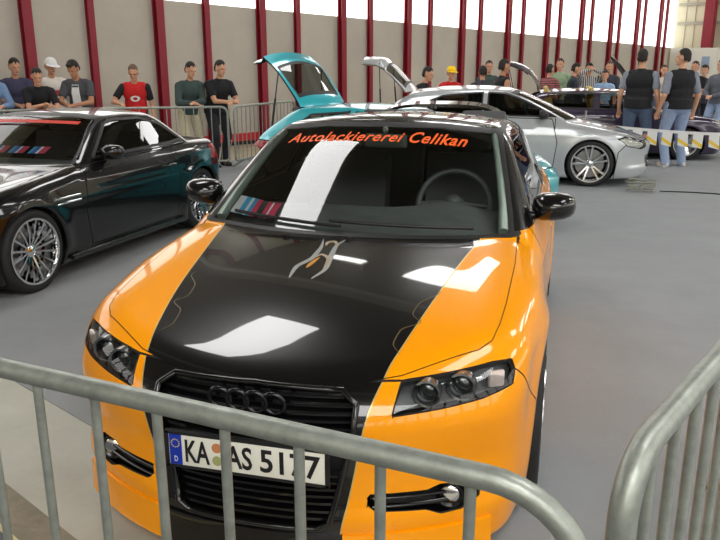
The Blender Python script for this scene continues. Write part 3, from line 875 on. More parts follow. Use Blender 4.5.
    for s in (-1, 1):
        eg = MB()
        for (ya, yb, d) in ((.27, .47, .035), (.45, .68, .04)):
            e0 = float(sa(ya)); e1 = float(sa(yb))
            ribbon([(s * (e0 - .004), ya), (s * (e0 - d), ya + .05), (s * (e0 - d * .75), ya + .12), (s * (e1 - d * .25), yb - .02), (s * (e1 - d * .55), yb + .02)], .0022)
        eg.build('stripe_swirl', M['swirl'], bo, 0)
    # --- wipers
    for (xa, xb, off) in ((.55, -.08, .0), (-.02, -.58, .02)):
        wp = MB(); pts = []
        for t in np.linspace(0, 1, 10):
            x = xa + (xb - xa) * t
            y = 1.135 + .17 * (x / .7) ** 2 + .022 + .03 * t
            z = surf_z(f, x, y, .8, 1.4)
            pts.append((x, y - cy - .012, z + .012))
        wp.tube(pts, .008, 6); wp.build('wiper', M['black_plastic'], root, 60)
    for x in (-.25, .03):
        wn = MB(); z = surf_z(f, x, 1.085); wn.box((x, 1.085 - cy, z + .006), (.03, .018, .014)); wn.build('washer_jet', M['dark_chrome'], root, 30, .004)
    # --- door mirrors
    for s in (-1, 1):
        mirror_house(root, s, .73, 1.56, 1.008, sf, bp, w=.20, h=.13)
    # --- roof spoiler and aerial
    sp = MB(); pts = []; n = 14
    for i in range(n):
        x = -.5 + i / (n - 1); pts.append((x, 3.92 - .06 * (x / .5) ** 2 - cy, 1.352 - .10 * abs(x / .5) ** 4))
    vs = []
    for p in pts: vs += [(p[0], p[1] - .11, p[2]), (p[0], p[1] + .04, p[2] + .018), (p[0], p[1] + .04, p[2] - .002), (p[0], p[1] - .11, p[2] - .022)]
    fs = [(4 * i + j, 4 * i + (j + 1) % 4, 4 * i + 4 + (j + 1) % 4, 4 * i + 4 + j) for i in range(n - 1) for j in range(4)] + [(3, 2, 1, 0), tuple(4 * n - 4 + j for j in range(4))]
    sp.add(vs, fs); sp.build('roof_spoiler', bp, root, 40)
    ae = MB(); ae.tube([(0, 3.5 - cy, 1.345), (0, 3.60 - cy, 1.40)], .006, 6); ae.lathe([(.001, .03), (.018, .012), (.022, 0)], 'z', c=(0, 3.5 - cy, 1.335), n=14); ae.build('aerial', M['black_plastic'], root, 50)
    # --- cabin
    da = MB(); n = 15; vs = []; xs = np.linspace(-.70, .70, n)
    for x in xs:
        yb = 1.165 + .17 * (x / .7) ** 2
        prof = [(yb, .905), (yb + .10, .925), (1.62, .965), (1.72, .955), (1.78, .90), (1.76, .60)]
        for (y, z) in prof:
            hump = .045 * math.exp(-((x - .37) / .15) ** 2) * (1 if y > 1.5 else 0)
            vs.append((x, y - cy, z + hump - .012))
    k = 6
    da.add(vs, [(i * k + j, (i + 1) * k + j, (i + 1) * k + j + 1, i * k + j + 1) for i in range(n - 1) for j in range(k - 1)])
    da.build('dashboard', M['cabin'], root, 50)
    sw = MB(); c = Vector((.37, 1.93 - cy, .93)); u = Vector((1, 0, 0)); v = Vector((0, .42, .907))
    sw.tube(arc(c, .185, 0, 2 * PI, 40, u, v)[:-1], .017, 10, 0, True)
    for a in (PI * 0, PI, -PI / 2): sw.tube([c, c + (u * math.cos(a) + v * math.sin(a)) * .18], [.03, .014], 8)
    sw.ell(c, (.06, .04, .055)); sw.tube([c, c + Vector((0, -.25, -.10))], .035, 10)
    sw.build('steering_wheel', mat('wheel_leather', srgb(70, 74, 74), .5), root, 50)
    for s in (-.37, .37): seat(root, s, 2.25, .48, M['seat'], sf)
    for s in (-.36, .36): seat(root, s, 3.08, .50, M['seat'], sf, .62, 'rear_seat')
    im = MB(); im.box((.02, 1.86 - cy, 1.262), (.23, .03, .068), 0, Matrix.Rotation(R(-8), 3, 'Z')); im.tube([(.02, 1.86 - cy, 1.29), (.02, 1.84 - cy, 1.335)], .012, 8)
    mo = im.build('interior_mirror', mat('mirror_back', srgb(98, 108, 98), .5), root, 40, .014)
    # --- wheels
    for (ya, s) in ((.88, -1), (.88, 1), (3.46, -1), (3.46, 1)):
        wheel(root, s * .782, ya - cy, .315, .215, .235, s, 10, 0, 'thin')
    arch_liners(root, S, sf)
    return root

ORANGE = orange_car()
def orange_surface(): return car_field(A3)
# ------------------------------------------------------------------ the other cars of the show
def xform_about(y, z, ang, shift):
    """turn a rear or front lid about its hinge line"""
    c = Vector((0, y + shift[1], z))
    return Matrix.Translation(c) @ Matrix.Rotation(ang, 4, 'X') @ Matrix.Translation(-c)

def show_car(S, K, name, label, loc, rz, paint, step=.035):
    L = S['length']; cy = L / 2; sf = (0, -cy, 0); sh = Shell(S, step); f = sh.field
    root = thing(name, label, 'car', loc, rz)
    gl = K.get('glass', M['dark_glass']); sg = K.get('gap', .012)
    cw0, cw1 = K['cowl']                                          # y of the cowl in the middle, and how far it sweeps back
    scr = front_poly(K['screen'])
    cowl = lambda P: cw0 + cw1 * (P[:, 0] / .7) ** 2 - P[:, 1]
    sh.region('windscreen', lambda P: np.maximum(scr(P), cowl(P)), lambda c, s: (c[:, 1] < K['roof'][0] + .5) & (c[:, 2] > S['belt'] - .08), gap=.025, gapname='seal')
    if K.get('back'): sh.region('rear_glass', front_poly(K['back']), lambda c, s: c[:, 1] > K['roof'][1] - .1, gap=.025, gapname='seal')
    hi = lambda c, s: (np.abs(c[:, 0]) > .40) & (c[:, 2] > S['belt'] - .08) & (c[:, 1] > cw0)
    for i, p in enumerate(K['windows']): sh.region('side_glass%d' % i, side_poly(p), hi, gap=.022, gapname='seal')
    sh.region('bonnet', top_poly(K['bonnet']), lambda c, s: (c[:, 2] > S['hood'][0][1] - .06) & (c[:, 1] < cw0 + .35), gap=sg)
    if K.get('grille'): sh.region('grille', front_poly(K['grille']), lambda c, s: c[:, 1] < .5)
    sh.region('headlamp', front_poly(K['lamp']), lambda c, s: c[:, 1] < K.get('lamp_y', .6), gap=sg)
    sh.region('front_bumper', side_poly([(-1, -.3), (-1, K['bumper_z']), (.36, K['bumper_z']), (.5, .48), (.54, .1), (.54, -.3)]), None, gap=sg)
    if K.get('gate'):
        gx, gz, gy = K['gate']
        sh.region('tailgate', lambda P: np.maximum(front_poly([(-.1, gz), (gx * .96, gz), (gx, gz + .15), (gx * .92, 1.6), (-.1, 1.6)])(P), gy - P[:, 1]), lambda c, s: c[:, 1] > gy - .1,
                  only=('body', 'seal', 'rear_glass') if False else ('body',), gap=sg)
    lo = lambda c, s: (np.abs(c[:, 0]) > .5) & (c[:, 2] < S['belt'] + .05)
    for i, p in enumerate(K['doors']): sh.region('door%d' % i, side_poly(p), lo, gap=sg)
    sh.region('fender', lambda P: P[:, 1] - K['doors'][0][0][0], lambda c, s: c[:, 2] < S['belt'] + .02, gap=sg)
    sh.region('tail_lamp', front_poly(K['tail']), lambda c, s: c[:, 1] > L - .5, gap=sg)
    sh.region('rear_bumper', lambda P: L - .36 - P[:, 1], lambda c, s: c[:, 2] < .58, gap=sg)
    rx = K['roof_half']
    sh.region('roof', top_poly([(-.1, K['roof'][0]), (rx, K['roof'][0] + .09), (rx, K['roof'][1] - .05), (-.1, K['roof'][1])]), lambda c, s: c[:, 2] > S['belt'] + .2, gap=sg)
    arch_regions(sh, S)
    gate = K.get('gate'); gx = None
    if gate and K.get('gate_angle'):
        zh = surf_z(f, 0, gate[2] + .01); gx = xform_about(gate[2], zh - .015, K['gate_angle'], sf)
    bx = None
    if K.get('bonnet_angle'): bx = xform_about(cw0, surf_z(f, 0, cw0 - .02) - .02, K['bonnet_angle'], sf)
    bo = sh.mesh('bonnet', ['bonnet'], paint, root, sf, xf=bx)
    if bx is not None:
        sh.mesh('bonnet_lining', ['bonnet'], M['lining'], bo, sf, off=-.02, xf=bx)
        eb = MB(); eb.box((0, .62 - cy, .52), (1.25, .95, .12)); eb.box((.1, .65 - cy, .62), (.5, .5, .12)); eb.box((-.45, .5 - cy, .60), (.25, .2, .12)); eb.tube([(.4, .4 - cy, .66), (.1, .4 - cy, .70), (-.3, .5 - cy, .68)], .04, 8)
        eb.build('engine', M['bay'], root, 40, .02)
    sh.mesh('front_bumper', ['front_bumper'], K.get('bumper_mat', paint), root, sf)
    for s in (-1, 1):
        k = lambda c, s=s: c[:, 0] * s > 0
        sh.mesh('fender', ['fender'], paint, root, sf, keep=k)
        for i in range(len(K['doors'])):
            d = sh.mesh('door', ['door%d' % i], paint, root, sf, keep=k)
            p = K['doors'][i]; hy = max(q[0] for q in p) - .16; hz = K.get('handle_z', .74)
            xx = surf_x(f, hy, hz); hb = MB()
            hb.tube([(s * (xx - .01), hy - .10 - cy, hz), (s * (xx + .028), hy - .07 - cy, hz), (s * (xx + .028), hy + .06 - cy, hz + .004), (s * (xx - .01), hy + .09 - cy, hz)], .014, 6)
            hb.build('door_handle', K.get('handle_mat', paint), d, 60)
        for i in range(len(K['windows'])): sh.mesh('side_window', ['side_glass%d' % i], gl, root, sf, keep=k)
        sh.mesh('tail_lamp', ['tail_lamp'], M['red_lens'], root, sf, keep=k)
        hl = sh.mesh('headlamp', ['headlamp'], M['lens'], root, sf, keep=k)
        sh.mesh('lamp_housing', ['headlamp'], K.get('lamp_back', M['reflector']), hl, (0, -cy + .02, 0), off=-.02, keep=k)
        mx, my, mz = K['mirror']; mirror_house(root, s, mx, my, mz, sf, K.get('mirror_mat', paint))
    if K.get('grille'):
        g = sh.mesh('grille', ['grille'], M['black_plastic'], root, (0, -cy + .03, 0))
        zs = [q[1] for q in K['grille']]; xm = max(q[0] for q in K['grille']) - .03
        for z in np.linspace(min(zs), max(zs), K.get('bars', 4) + 2)[1:-1]:
            b = MB(); b.tube([(x, surf_y(f, x, z) - cy + .012, z) for x in np.linspace(-xm, xm, 11)], .008, 6); b.build('grille_bar', K.get('bar_mat', M['dark_chrome']), g, 60)
    sh.mesh('body_shell', ['body'], paint, root, sf)
    sh.mesh('roof', ['roof'], paint, root, sf)
    sh.mesh('rear_bumper', ['rear_bumper'], paint, root, sf)
    gapk = (lambda c: ~((c[:, 1] > gate[2] + .03) & (np.abs(c[:, 0]) < gate[0]) & (c[:, 2] > gate[1]))) if gx is not None else None
    sh.mesh('window_seal', ['seal'], M['black_plastic'], root, sf, keep=gapk)
    ws = sh.mesh('windscreen', ['windscreen'], K.get('screen_glass', M['glass']), root, sf)
    if gate:
        tg = sh.mesh('tailgate', ['tailgate'], paint, root, sf, xf=gx)
        if gx is not None:
            sh.mesh('tailgate_lining', ['tailgate'], K.get('gate_lining', M['lining']), tg, sf, off=-.02, xf=gx)
            sh.mesh('tailgate_seal', ['seal'], M['black_plastic'], tg, sf, xf=gx, keep=lambda c: ~gapk(c))
        sh.mesh('rear_window', ['rear_glass'], gl, tg, sf, xf=gx)
        if gx is not None:
            for s in (-1, 1):
                a = gx @ Vector((s * (gate[0] - .06), gate[2] + .48 - cy, surf_z(f, gate[0] - .1, gate[2] + .45, .5, 1.5) - .03)); b = Vector((s * (gate[0] + .03), gate[2] + .40 - cy, surf_z(f, gate[0] - .02, gate[2] + .34, .5, 1.5) - .06))
                st = MB(); st.tube([b, (a + b) / 2, (a + b) / 2, a], [.013, .013, .007, .007], 6); st.build('gas_strut', M['black_plastic'], root, 60)
    elif K.get('back'):
        sh.mesh('rear_window', ['rear_glass'], gl, root, sf)
    skip = ['hole', 'headlamp', 'grille', 'windscreen', 'rear_glass'] + ['side_glass%d' % i for i in range(len(K['windows']))]
    if gx is not None: skip += ['tailgate', 'seal']
    if bx is not None: skip.append('bonnet')
    sh.mesh('body_lining', [n for n in sh.names if n not in skip], M['lining'], root, sf, off=-.014)
    da = MB(); b0 = S['belt']
    da.box((0, cw0 + .42 - cy, b0 - .16), (1.24, .42, .24)); da.build('dashboard', M['cabin'], root, 40, .05)
    swc = Vector((.36, cw0 + .72 - cy, b0 - .03)); m = MB(); m.tube(arc(swc, .18, 0, 2 * PI, 24, (1, 0, 0), (0, .42, .907))[:-1], .016, 8, 0, True); m.tube([swc - Vector((.17, 0, 0)), swc + Vector((.17, 0, 0))], .014, 6)
    m.tube([swc, swc + Vector((0, -.2, -.08))], .03, 8); m.build('steering_wheel', M['black_plastic'], root, 60)
    for y in K['seats']:
        for s in (-.36, .36): seat(root, s, y, K.get('seat_z', .40), K.get('seat_mat', M['seat']), sf)
    w = K['wheel']
    for (ya, za) in S['arches']:
        for s in (-1, 1):
            st = w.get('steer', 0) if ya < L / 2 else 0
            wheel(root, s * w['x'], ya - cy, w['rad'], w['width'], w['rim'], s, w['spokes'], st, w['style'], w.get('mat'), w.get('detail', 1))
    arch_liners(root, S, sf, w['x'] - .12)
    return root, sh, f, ws

def with_(base, **k):
    d = dict(base); d.update(k); return d

# --- black coupe with a folding hard top
COUPE = dict(length=4.06,
 plan=[(-.2, .76), (.3, .80), (.8, .862), (1.4, .85), (2.2, .855), (3.2, .872), (3.7, .84), (4.2, .74)],
 section=[(.08, -.04), (.2, -.018), (.3, 0), (.45, 0), (.58, -.002), (.68, -.012), (.78, -.035), (.88, -.075)],
 hood=[(-.1, .56), (0, .615), (.1, .665), (.4, .745), (.9, .805), (1.3, .84), (1.5, .866), (2.2, .885), (3.3, .905), (3.7, .895), (4.0, .86), (4.2, .80)],
 hood_crown=.012, wing=.008, nose=[(.1, .05), (.3, .0), (.5, 0), (.62, .06), (.8, .22)], nose_curve=(.34, 2.4, .78),
 tail=[(.1, 3.92), (.3, 4.04), (.6, 4.05), (.9, 3.98)], tail_curve=(.26, 2.5, .8),
 screen=[(.7, 1.12), (.86, 1.40), (1.22, 2.02), (1.35, 2.26)], screen_curve=.15,
 roof=[(1.7, 1.12), (1.95, 1.205), (2.2, 1.242), (2.5, 1.252), (2.8, 1.235), (3.1, 1.17), (3.5, 1.03)], roof_crown=.04,
 gh_plan=[(1.3, .745), (1.8, .77), (2.5, .78), (3.3, .74)], tumble=.55, belt=.87, back=[(.8, 3.62), (.92, 3.42), (1.2, 2.98), (1.3, 2.82)], back_curve=.10,
 arches=[(.86, .31), (3.28, .31)], arch_r=.335, flare=.016, crease=(.62, .004), k_top=.09, k_end=.10, k_header=.06, k_rail=.07, floor_z=.12)
KC = dict(cowl=(1.40, .15), screen=[(-.2, .7), (.70, .7), (.685, .88), (.56, 1.19), (.3, 1.215), (-.2, 1.222)], back=[(-.2, .93), (.52, .94), (.44, 1.14), (-.2, 1.16)],
 windows=[[(1.74, .90), (2.95, .915), (3.16, .93), (2.90, 1.09), (2.62, 1.165), (2.25, 1.175), (2.10, 1.15)]],
 screen_glass=glass('coupe_glass', (.8, .84, .82, 1), 1.5), bonnet=[(-.1, .10), (.3, .13), (.55, .26), (.66, .45), (.70, .9), (.70, 1.46), (.4, 1.40), (-.1, 1.36)], grille=[(-.1, .50), (.36, .49), (.36, .36), (-.1, .34)],
 lamp=[(.40, .60), (.58, .64), (.74, .65), (.76, .56), (.52, .50), (.42, .52)], bumper_z=.60, doors=[[(1.52, .22), (2.78, .22), (2.86, .45), (2.90, .87), (1.56, .86), (1.48, .5)]],
 tail=[(.40, .70), (.9, .68), (.9, .84), (.44, .84)], roof=(2.05, 2.95), roof_half=.47, mirror=(.70, 1.85, .93), seats=(2.35,), seat_z=.36, handle_z=.72, gap=.008,
 wheel=dict(x=.745, rad=.312, width=.225, rim=.245, spokes=16, style='thin', mat=M['chrome'], steer=0))
BL, bsh, bf, bws = show_car(COUPE, KC, 'coupe', 'black two-seat coupe with chrome multi-spoke wheels at left', (-3.57, 3.84, 0), R(-3.5), M['black_paint'], .024)
def coupe_extras():
    root, f = BL, bf; cy = COUPE['length'] / 2
    # red strip along the top of the windscreen
    mb = MB(); vs = []; n = 24
    for i in range(n):
        x = -.46 + .92 * i / (n - 1)
        for dz in (0, .022):
            z = 1.155 - .012 * (x / .5) ** 2 + dz; vs.append((x, surf_y(f, x, z, 2.6, 1.2) - cy - .003, z))
    mb.add(vs, [(2 * i, 2 * i + 1, 2 * i + 3, 2 * i + 2) for i in range(n - 1)]); mb.build('sun_strip', M['red_strip'], bws, 0)
    # chromed vents behind the front wheels, sill strips, bright screen posts
    for s in (-1, 1):
        m = MB(); 
        for z in (.61, .65):
            m.tube([(s * (surf_x(f, y, z) + .002), y - cy, z) for y in (1.12, 1.20, 1.30, 1.42)], .009, 6)
        m.build('wing_vent', M['chrome'], root, 60)
        m = MB(); m.tube([(s * (surf_x(f, y, .20) + .012), y - cy, .175) for y in np.linspace(1.24, 2.9, 10)], .022, 8); m.build('side_skirt', M['black_paint'], root, 60)
        m = MB(); pts = []
        for z in np.linspace(.90, 1.17, 7):
            x = .742 - .55 * (z - .87) - .03; y = surf_y(f, x, z, 2.6, 1.2); pts.append((s * x, y - cy - .004, z))
        m.tube(pts, .013, 6); m.build('screen_post', M['dark_chrome'], root, 60)
        m = MB(); m.tube([(s * (surf_x(f, y, .885) + .001), y - cy, .888) for y in np.linspace(1.85, 3.15, 10)], .006, 6); m.build('belt_strip', M['dark_chrome'], root, 60)
coupe_extras()

# --- teal hatchback, tailgate up
TEAL = dict(length=3.6,
 plan=[(-.2, .72), (.3, .765), (.8, .80), (1.6, .80), (2.6, .805), (3.2, .77), (3.7, .69)],
 section=[(.08, -.04), (.2, -.02), (.3, 0), (.45, 0), (.58, -.002), (.68, -.012), (.78, -.035), (.88, -.075)],
 hood=[(-.1, .52), (0, .57), (.1, .61), (.4, .69), (.8, .765), (1.1, .80), (1.3, .815), (2.2, .845), (3.0, .87), (3.7, .86)],
 hood_crown=.035, wing=.01, nose=[(.1, .06), (.3, .0), (.45, 0), (.6, .07), (.8, .22)], nose_curve=(.36, 2.2, .72),
 tail=[(.1, 3.46), (.3, 3.57), (.6, 3.6), (.85, 3.54)], tail_curve=(.24, 2.5, .74),
 screen=[(.6, .72), (.82, 1.08), (1.14, 1.64), (1.3, 1.92)], screen_curve=.15,
 roof=[(1.3, 1.05), (1.6, 1.135), (1.9, 1.185), (2.3, 1.21), (2.7, 1.20), (3.0, 1.165), (3.4, 1.09)], roof_crown=.035,
 gh_plan=[(1.0, .70), (1.5, .725), (2.3, .73), (3.3, .67)], tumble=.50, belt=.82, back=[(.75, 3.60), (.85, 3.50), (1.14, 3.05), (1.3, 2.8)], back_curve=.10,
 arches=[(.72, .29), (2.95, .29)], arch_r=.315, flare=.012, k_top=.09, k_end=.10, k_header=.05, k_rail=.06, floor_z=.12)
KT = dict(cowl=(1.07, .15), screen=[(-.2, .65), (.655, .65), (.64, .83), (.53, 1.11), (.3, 1.13), (-.2, 1.14)], back=[(-.2, .86), (.43, .87), (.40, 1.10), (-.2, 1.12)],
 windows=[[(1.38, .85), (2.10, .865), (2.10, 1.135), (1.92, 1.125), (1.66, 1.02)], [(2.18, .87), (2.85, .89), (2.92, .95), (2.70, 1.09), (2.18, 1.135)]],
 bonnet=[(-.1, .10), (.25, .12), (.48, .22), (.60, .40), (.66, .7), (.66, 1.12), (.4, 1.06), (-.1, 1.03)], grille=[(-.1, .34), (.40, .34), (.36, .20), (-.1, .20)], bars=2,
 lamp=[(.34, .585), (.50, .61), (.66, .63), (.70, .56), (.58, .48), (.38, .48)], bumper_z=.60, doors=[[(1.22, .2), (2.10, .2), (2.18, .42), (2.18, .83), (1.20, .81), (1.16, .5)]],
 tail=[(.50, .62), (.9, .60), (.9, .78), (.52, .78)], roof=(1.70, 2.90), roof_half=.46, mirror=(.64, 1.45, .88), seats=(1.95, 2.6), seat_z=.34, gate=(.49, .52, 2.93), gate_angle=R(82), lamp_back=M['reflector'],
 wheel=dict(x=.68, rad=.29, width=.19, rim=.215, spokes=5, style='wide', detail=0))
th = R(108); tdir = Vector((math.sin(th), math.cos(th), 0))
show_car(TEAL, KT, 'hatchback', 'teal hatchback behind the orange car, tailgate raised', Vector((.88, 6.04, 0)) - tdir * 1.8, PI - th, M['teal'])

# --- silver hatchback, tailgate up
SILVER = with_(A3, length=4.1, tail=[(.1, 3.95), (.3, 4.08), (.55, 4.1), (.8, 4.06), (1.0, 4.0)],
 roof=[(1.5, 1.17), (1.85, 1.28), (2.1, 1.325), (2.5, 1.345), (2.9, 1.335), (3.4, 1.285), (3.9, 1.20), (4.3, 1.10)], screen=[(.6, .46), (.90, 1.05), (1.28, 1.85), (1.5, 2.3)],
 hood=[(-.1, .54), (0, .60), (.1, .64), (.25, .69), (.5, .765), (.8, .835), (1.1, .885), (1.3, .91), (2.0, .93), (3.5, .95), (4.2, .92)], belt=.905,
 back=[(.8, 4.04), (.92, 3.98), (1.2, 3.62), (1.5, 3.25)], arches=[(.86, .31), (3.44, .31)], nose_curve=(.36, 2.2, .80), floor_z=.11)
KS = dict(cowl=(1.04, .17), screen=[(-.2, .7), (.715, .7), (.70, .91), (.575, 1.245), (.3, 1.27), (-.2, 1.28)], back=[(-.2, .97), (.54, .98), (.46, 1.19), (-.2, 1.21)],
 windows=[[(1.36, .945), (2.30, .955), (2.30, 1.265), (2.05, 1.25), (1.78, 1.15)], [(2.38, .96), (3.20, .985), (3.36, 1.05), (2.95, 1.21), (2.38, 1.262)]],
 bonnet=[(-.1, .09), (.25, .11), (.50, .21), (.66, .42), (.72, .7), (.73, 1.24), (.45, 1.10), (-.1, 1.02)], grille=[(-.1, .42), (.42, .41), (.38, .24), (-.1, .22)], bars=3,
 lamp=[(.44, .60), (.60, .645), (.76, .69), (.83, .66), (.80, .56), (.58, .51), (.46, .53)], lamp_y=.75, bumper_z=.62, doors=[[(1.36, .24), (2.40, .24), (2.44, .5), (2.44, .93), (1.40, .915), (1.32, .6)], [(2.48, .24), (3.02, .26), (3.12, .55), (3.36, .80), (3.38, .94), (2.48, .935)]],
 tail=[(.56, .72), (.9, .70), (.9, .92), (.58, .93)], roof=(1.93, 3.35), roof_half=.50, mirror=(.73, 1.52, .97), seats=(2.1, 2.95), seat_z=.42, gate=(.58, .62, 3.47), gate_angle=R(80), gate_lining=M['girt'], lamp_back=M['plate_white'], mirror_mat=M['black_plastic'],
 wheel=dict(x=.765, rad=.318, width=.215, rim=.252, spokes=5, style='twin', steer=0))
th = R(89); sdir = Vector((math.sin(th), math.cos(th), 0)); snear = Vector((-sdir.y, sdir.x, 0)) * -1
sil = Vector((1.33, 8.86, 0)) - snear * .85 + sdir * .86 - sdir * 2.05
SIL, ssh, sfld, sws = show_car(SILVER, KS, 'hatchback', 'silver five-door hatchback with star-spoke wheels, right of the black roof', sil, PI - th, M['silver'], .03)

# --- dark purple hatchback farther back, tailgate up
BLUE = with_(SILVER, length=3.75, plan=[(-.2, .74), (.3, .78), (.8, .81), (1.6, .815), (2.8, .815), (3.4, .78), (3.9, .70)],
 tail=[(.1, 3.6), (.3, 3.73), (.55, 3.75), (.8, 3.7), (1.0, 3.62)], roof=[(1.4, 1.10), (1.75, 1.185), (2.0, 1.21), (2.5, 1.22), (3.0, 1.205), (3.4, 1.165), (3.8, 1.085)],
 screen=[(.6, .78), (.88, 1.18), (1.17, 1.66), (1.4, 2.04)], screen_curve=.10, gh_plan=[(1.0, .71), (1.5, .735), (2.3, .74), (3.4, .70)], tumble=.36, belt=.84,
 hood=[(-.1, .62), (0, .66), (.1, .69), (.4, .755), (.8, .81), (1.1, .84), (1.3, .85), (2.0, .88), (3.5, .90), (3.8, .88)],
 back=[(.8, 3.70), (.9, 3.66), (1.2, 3.42), (1.5, 3.2)], arches=[(.72, .29), (3.05, .29)], arch_r=.315, tail_curve=(.18, 2.6, .74), nose_curve=(.2, 2.4, .75))
KB = dict(cowl=(1.16, .10), screen=[(-.2, .7), (.665, .7), (.65, .88), (.56, 1.135), (.3, 1.155), (-.2, 1.16)], back=[(-.2, .92), (.54, .93), (.49, 1.11), (-.2, 1.12)],
 windows=[[(1.42, .87), (2.22, .88), (2.22, 1.145), (1.95, 1.145), (1.66, 1.06)], [(2.32, .88), (3.22, .90), (3.28, .96), (3.10, 1.135), (2.32, 1.145)]],
 bonnet=[(-.1, .08), (.30, .10), (.55, .18), (.66, .36), (.67, .7), (.67, 1.14), (-.1, 1.12)], grille=[(-.1, .60), (.40, .59), (.40, .50), (-.1, .50)], bars=3,
 lamp=[(.44, .62), (.64, .63), (.66, .52), (.46, .50)], bumper_z=.5, doors=[[(1.24, .24), (2.24, .24), (2.26, .5), (2.26, .87), (1.26, .86), (1.22, .6)]],
 tail=[(.52, .62), (.9, .60), (.9, .82), (.54, .82)], roof=(1.72, 3.26), roof_half=.50, mirror=(.66, 1.46, .93), seats=(1.95, 2.75), seat_z=.42, seat_mat=M['tan'], gate=(.56, .55, 3.27), gate_angle=R(96), glass=glass('clear_glass', (.62, .62, .58, 1), 1.45), 
 wheel=dict(x=.69, rad=.285, width=.19, rim=.20, spokes=6, style='wide', detail=0))
th = R(88); bdir = Vector((math.sin(th), math.cos(th), 0)); bnear = Vector((bdir.y, -bdir.x, 0))
bc = Vector((3.06, 12.32, 0)) - bnear * .79 + bdir * .72 - bdir * 1.875
show_car(BLUE, KB, 'hatchback', 'dark purple small hatchback behind the silver car, tailgate raised', bc, PI - th, M['purple'], .04)

# --- navy saloon farthest back, bonnet up
BROWN = with_(COUPE, length=4.3, roof=[(1.6, 1.12), (1.9, 1.21), (2.2, 1.25), (2.6, 1.262), (3.0, 1.24), (3.3, 1.17), (3.7, 1.03)], back=[(.8, 3.9), (.92, 3.72), (1.2, 3.22), (1.3, 3.05)],
 plan=[(-.2, .76), (.3, .80), (.8, .85), (1.4, .85), (2.2, .855), (3.4, .862), (3.9, .84), (4.5, .74)], tail=[(.1, 4.16), (.3, 4.28), (.6, 4.3), (.9, 4.22)],
 hood=[(-.1, .54), (0, .58), (.1, .62), (.4, .69), (.9, .77), (1.3, .83), (1.5, .86), (2.2, .885), (3.3, .90), (3.9, .89), (4.2, .86), (4.5, .80)], arches=[(.84, .30), (3.42, .30)])
KN = with_(KC, windows=[[(1.74, .90), (2.40, .91), (2.40, 1.17), (2.25, 1.175), (2.10, 1.15)], [(2.48, .91), (3.2, .92), (3.36, .94), (3.05, 1.10), (2.80, 1.16), (2.48, 1.175)]],
 doors=[[(1.52, .22), (2.42, .22), (2.44, .45), (2.44, .87), (1.56, .86), (1.48, .5)], [(2.50, .22), (3.02, .24), (3.12, .5), (3.3, .74), (3.32, .87), (2.50, .87)]],
 roof=(2.05, 3.2), seats=(2.25, 3.0), bonnet_angle=R(-62), gap=.014, wheel=dict(x=.74, rad=.305, width=.21, rim=.225, spokes=14, style='thin', mat=M['alloy'], detail=0))
th = R(268); ndir = Vector((math.sin(th), math.cos(th), 0))
show_car(BROWN, KN, 'saloon', 'navy saloon farthest back in the hall, its bonnet up among the onlookers', Vector((3.70, 20.5, 0)), PI - th, M['navy'], .05)
# ------------------------------------------------------------------ people
def remesh(mb, voxel, smooth_it=2):
    me = bpy.data.meshes.new('tmp'); me.from_pydata([tuple(v) for v in mb.v], [], mb.f)
    o = bpy.data.objects.new('tmp', me); COL.objects.link(o)
    bm = bmesh.new(); bm.from_mesh(me); bmesh.ops.recalc_face_normals(bm, faces=bm.faces); bm.to_mesh(me); bm.free()
    r = o.modifiers.new('r', 'REMESH'); r.mode = 'VOXEL'; r.voxel_size = voxel; r.use_smooth_shade = True
    s = o.modifiers.new('s', 'SMOOTH'); s.factor = .5; s.iterations = smooth_it
    dg = bpy.context.evaluated_depsgraph_get()
    out = bpy.data.meshes.new_from_object(o.evaluated_get(dg)); bpy.data.objects.remove(o); bpy.data.meshes.remove(me)
    out.polygons.foreach_set('use_smooth', [True] * len(out.polygons))
    return out

def put_mesh(me, name, mats, parent):
    me.name = name; me.materials.clear()
    for m in (mats if isinstance(mats, (list, tuple)) else [mats]): me.materials.append(m)
    o = bpy.data.objects.new(name, me); COL.objects.link(o); o.parent = parent
    return o

def limb2(a, c, l1, l2, pole):
    """middle joint of a two-bone limb from a to c bending towards pole"""
    a, c, pole = Vector(a), Vector(c), Vector(pole); d = c - a; L = min(d.length, (l1 + l2) * .998); d.normalize()
    x = (l1 * l1 - l2 * l2 + L * L) / (2 * L); h = math.sqrt(max(0, l1 * l1 - x * x))
    p = (pole - d * pole.dot(d)).normalized()
    return a + d * x + p * h, a + d * L

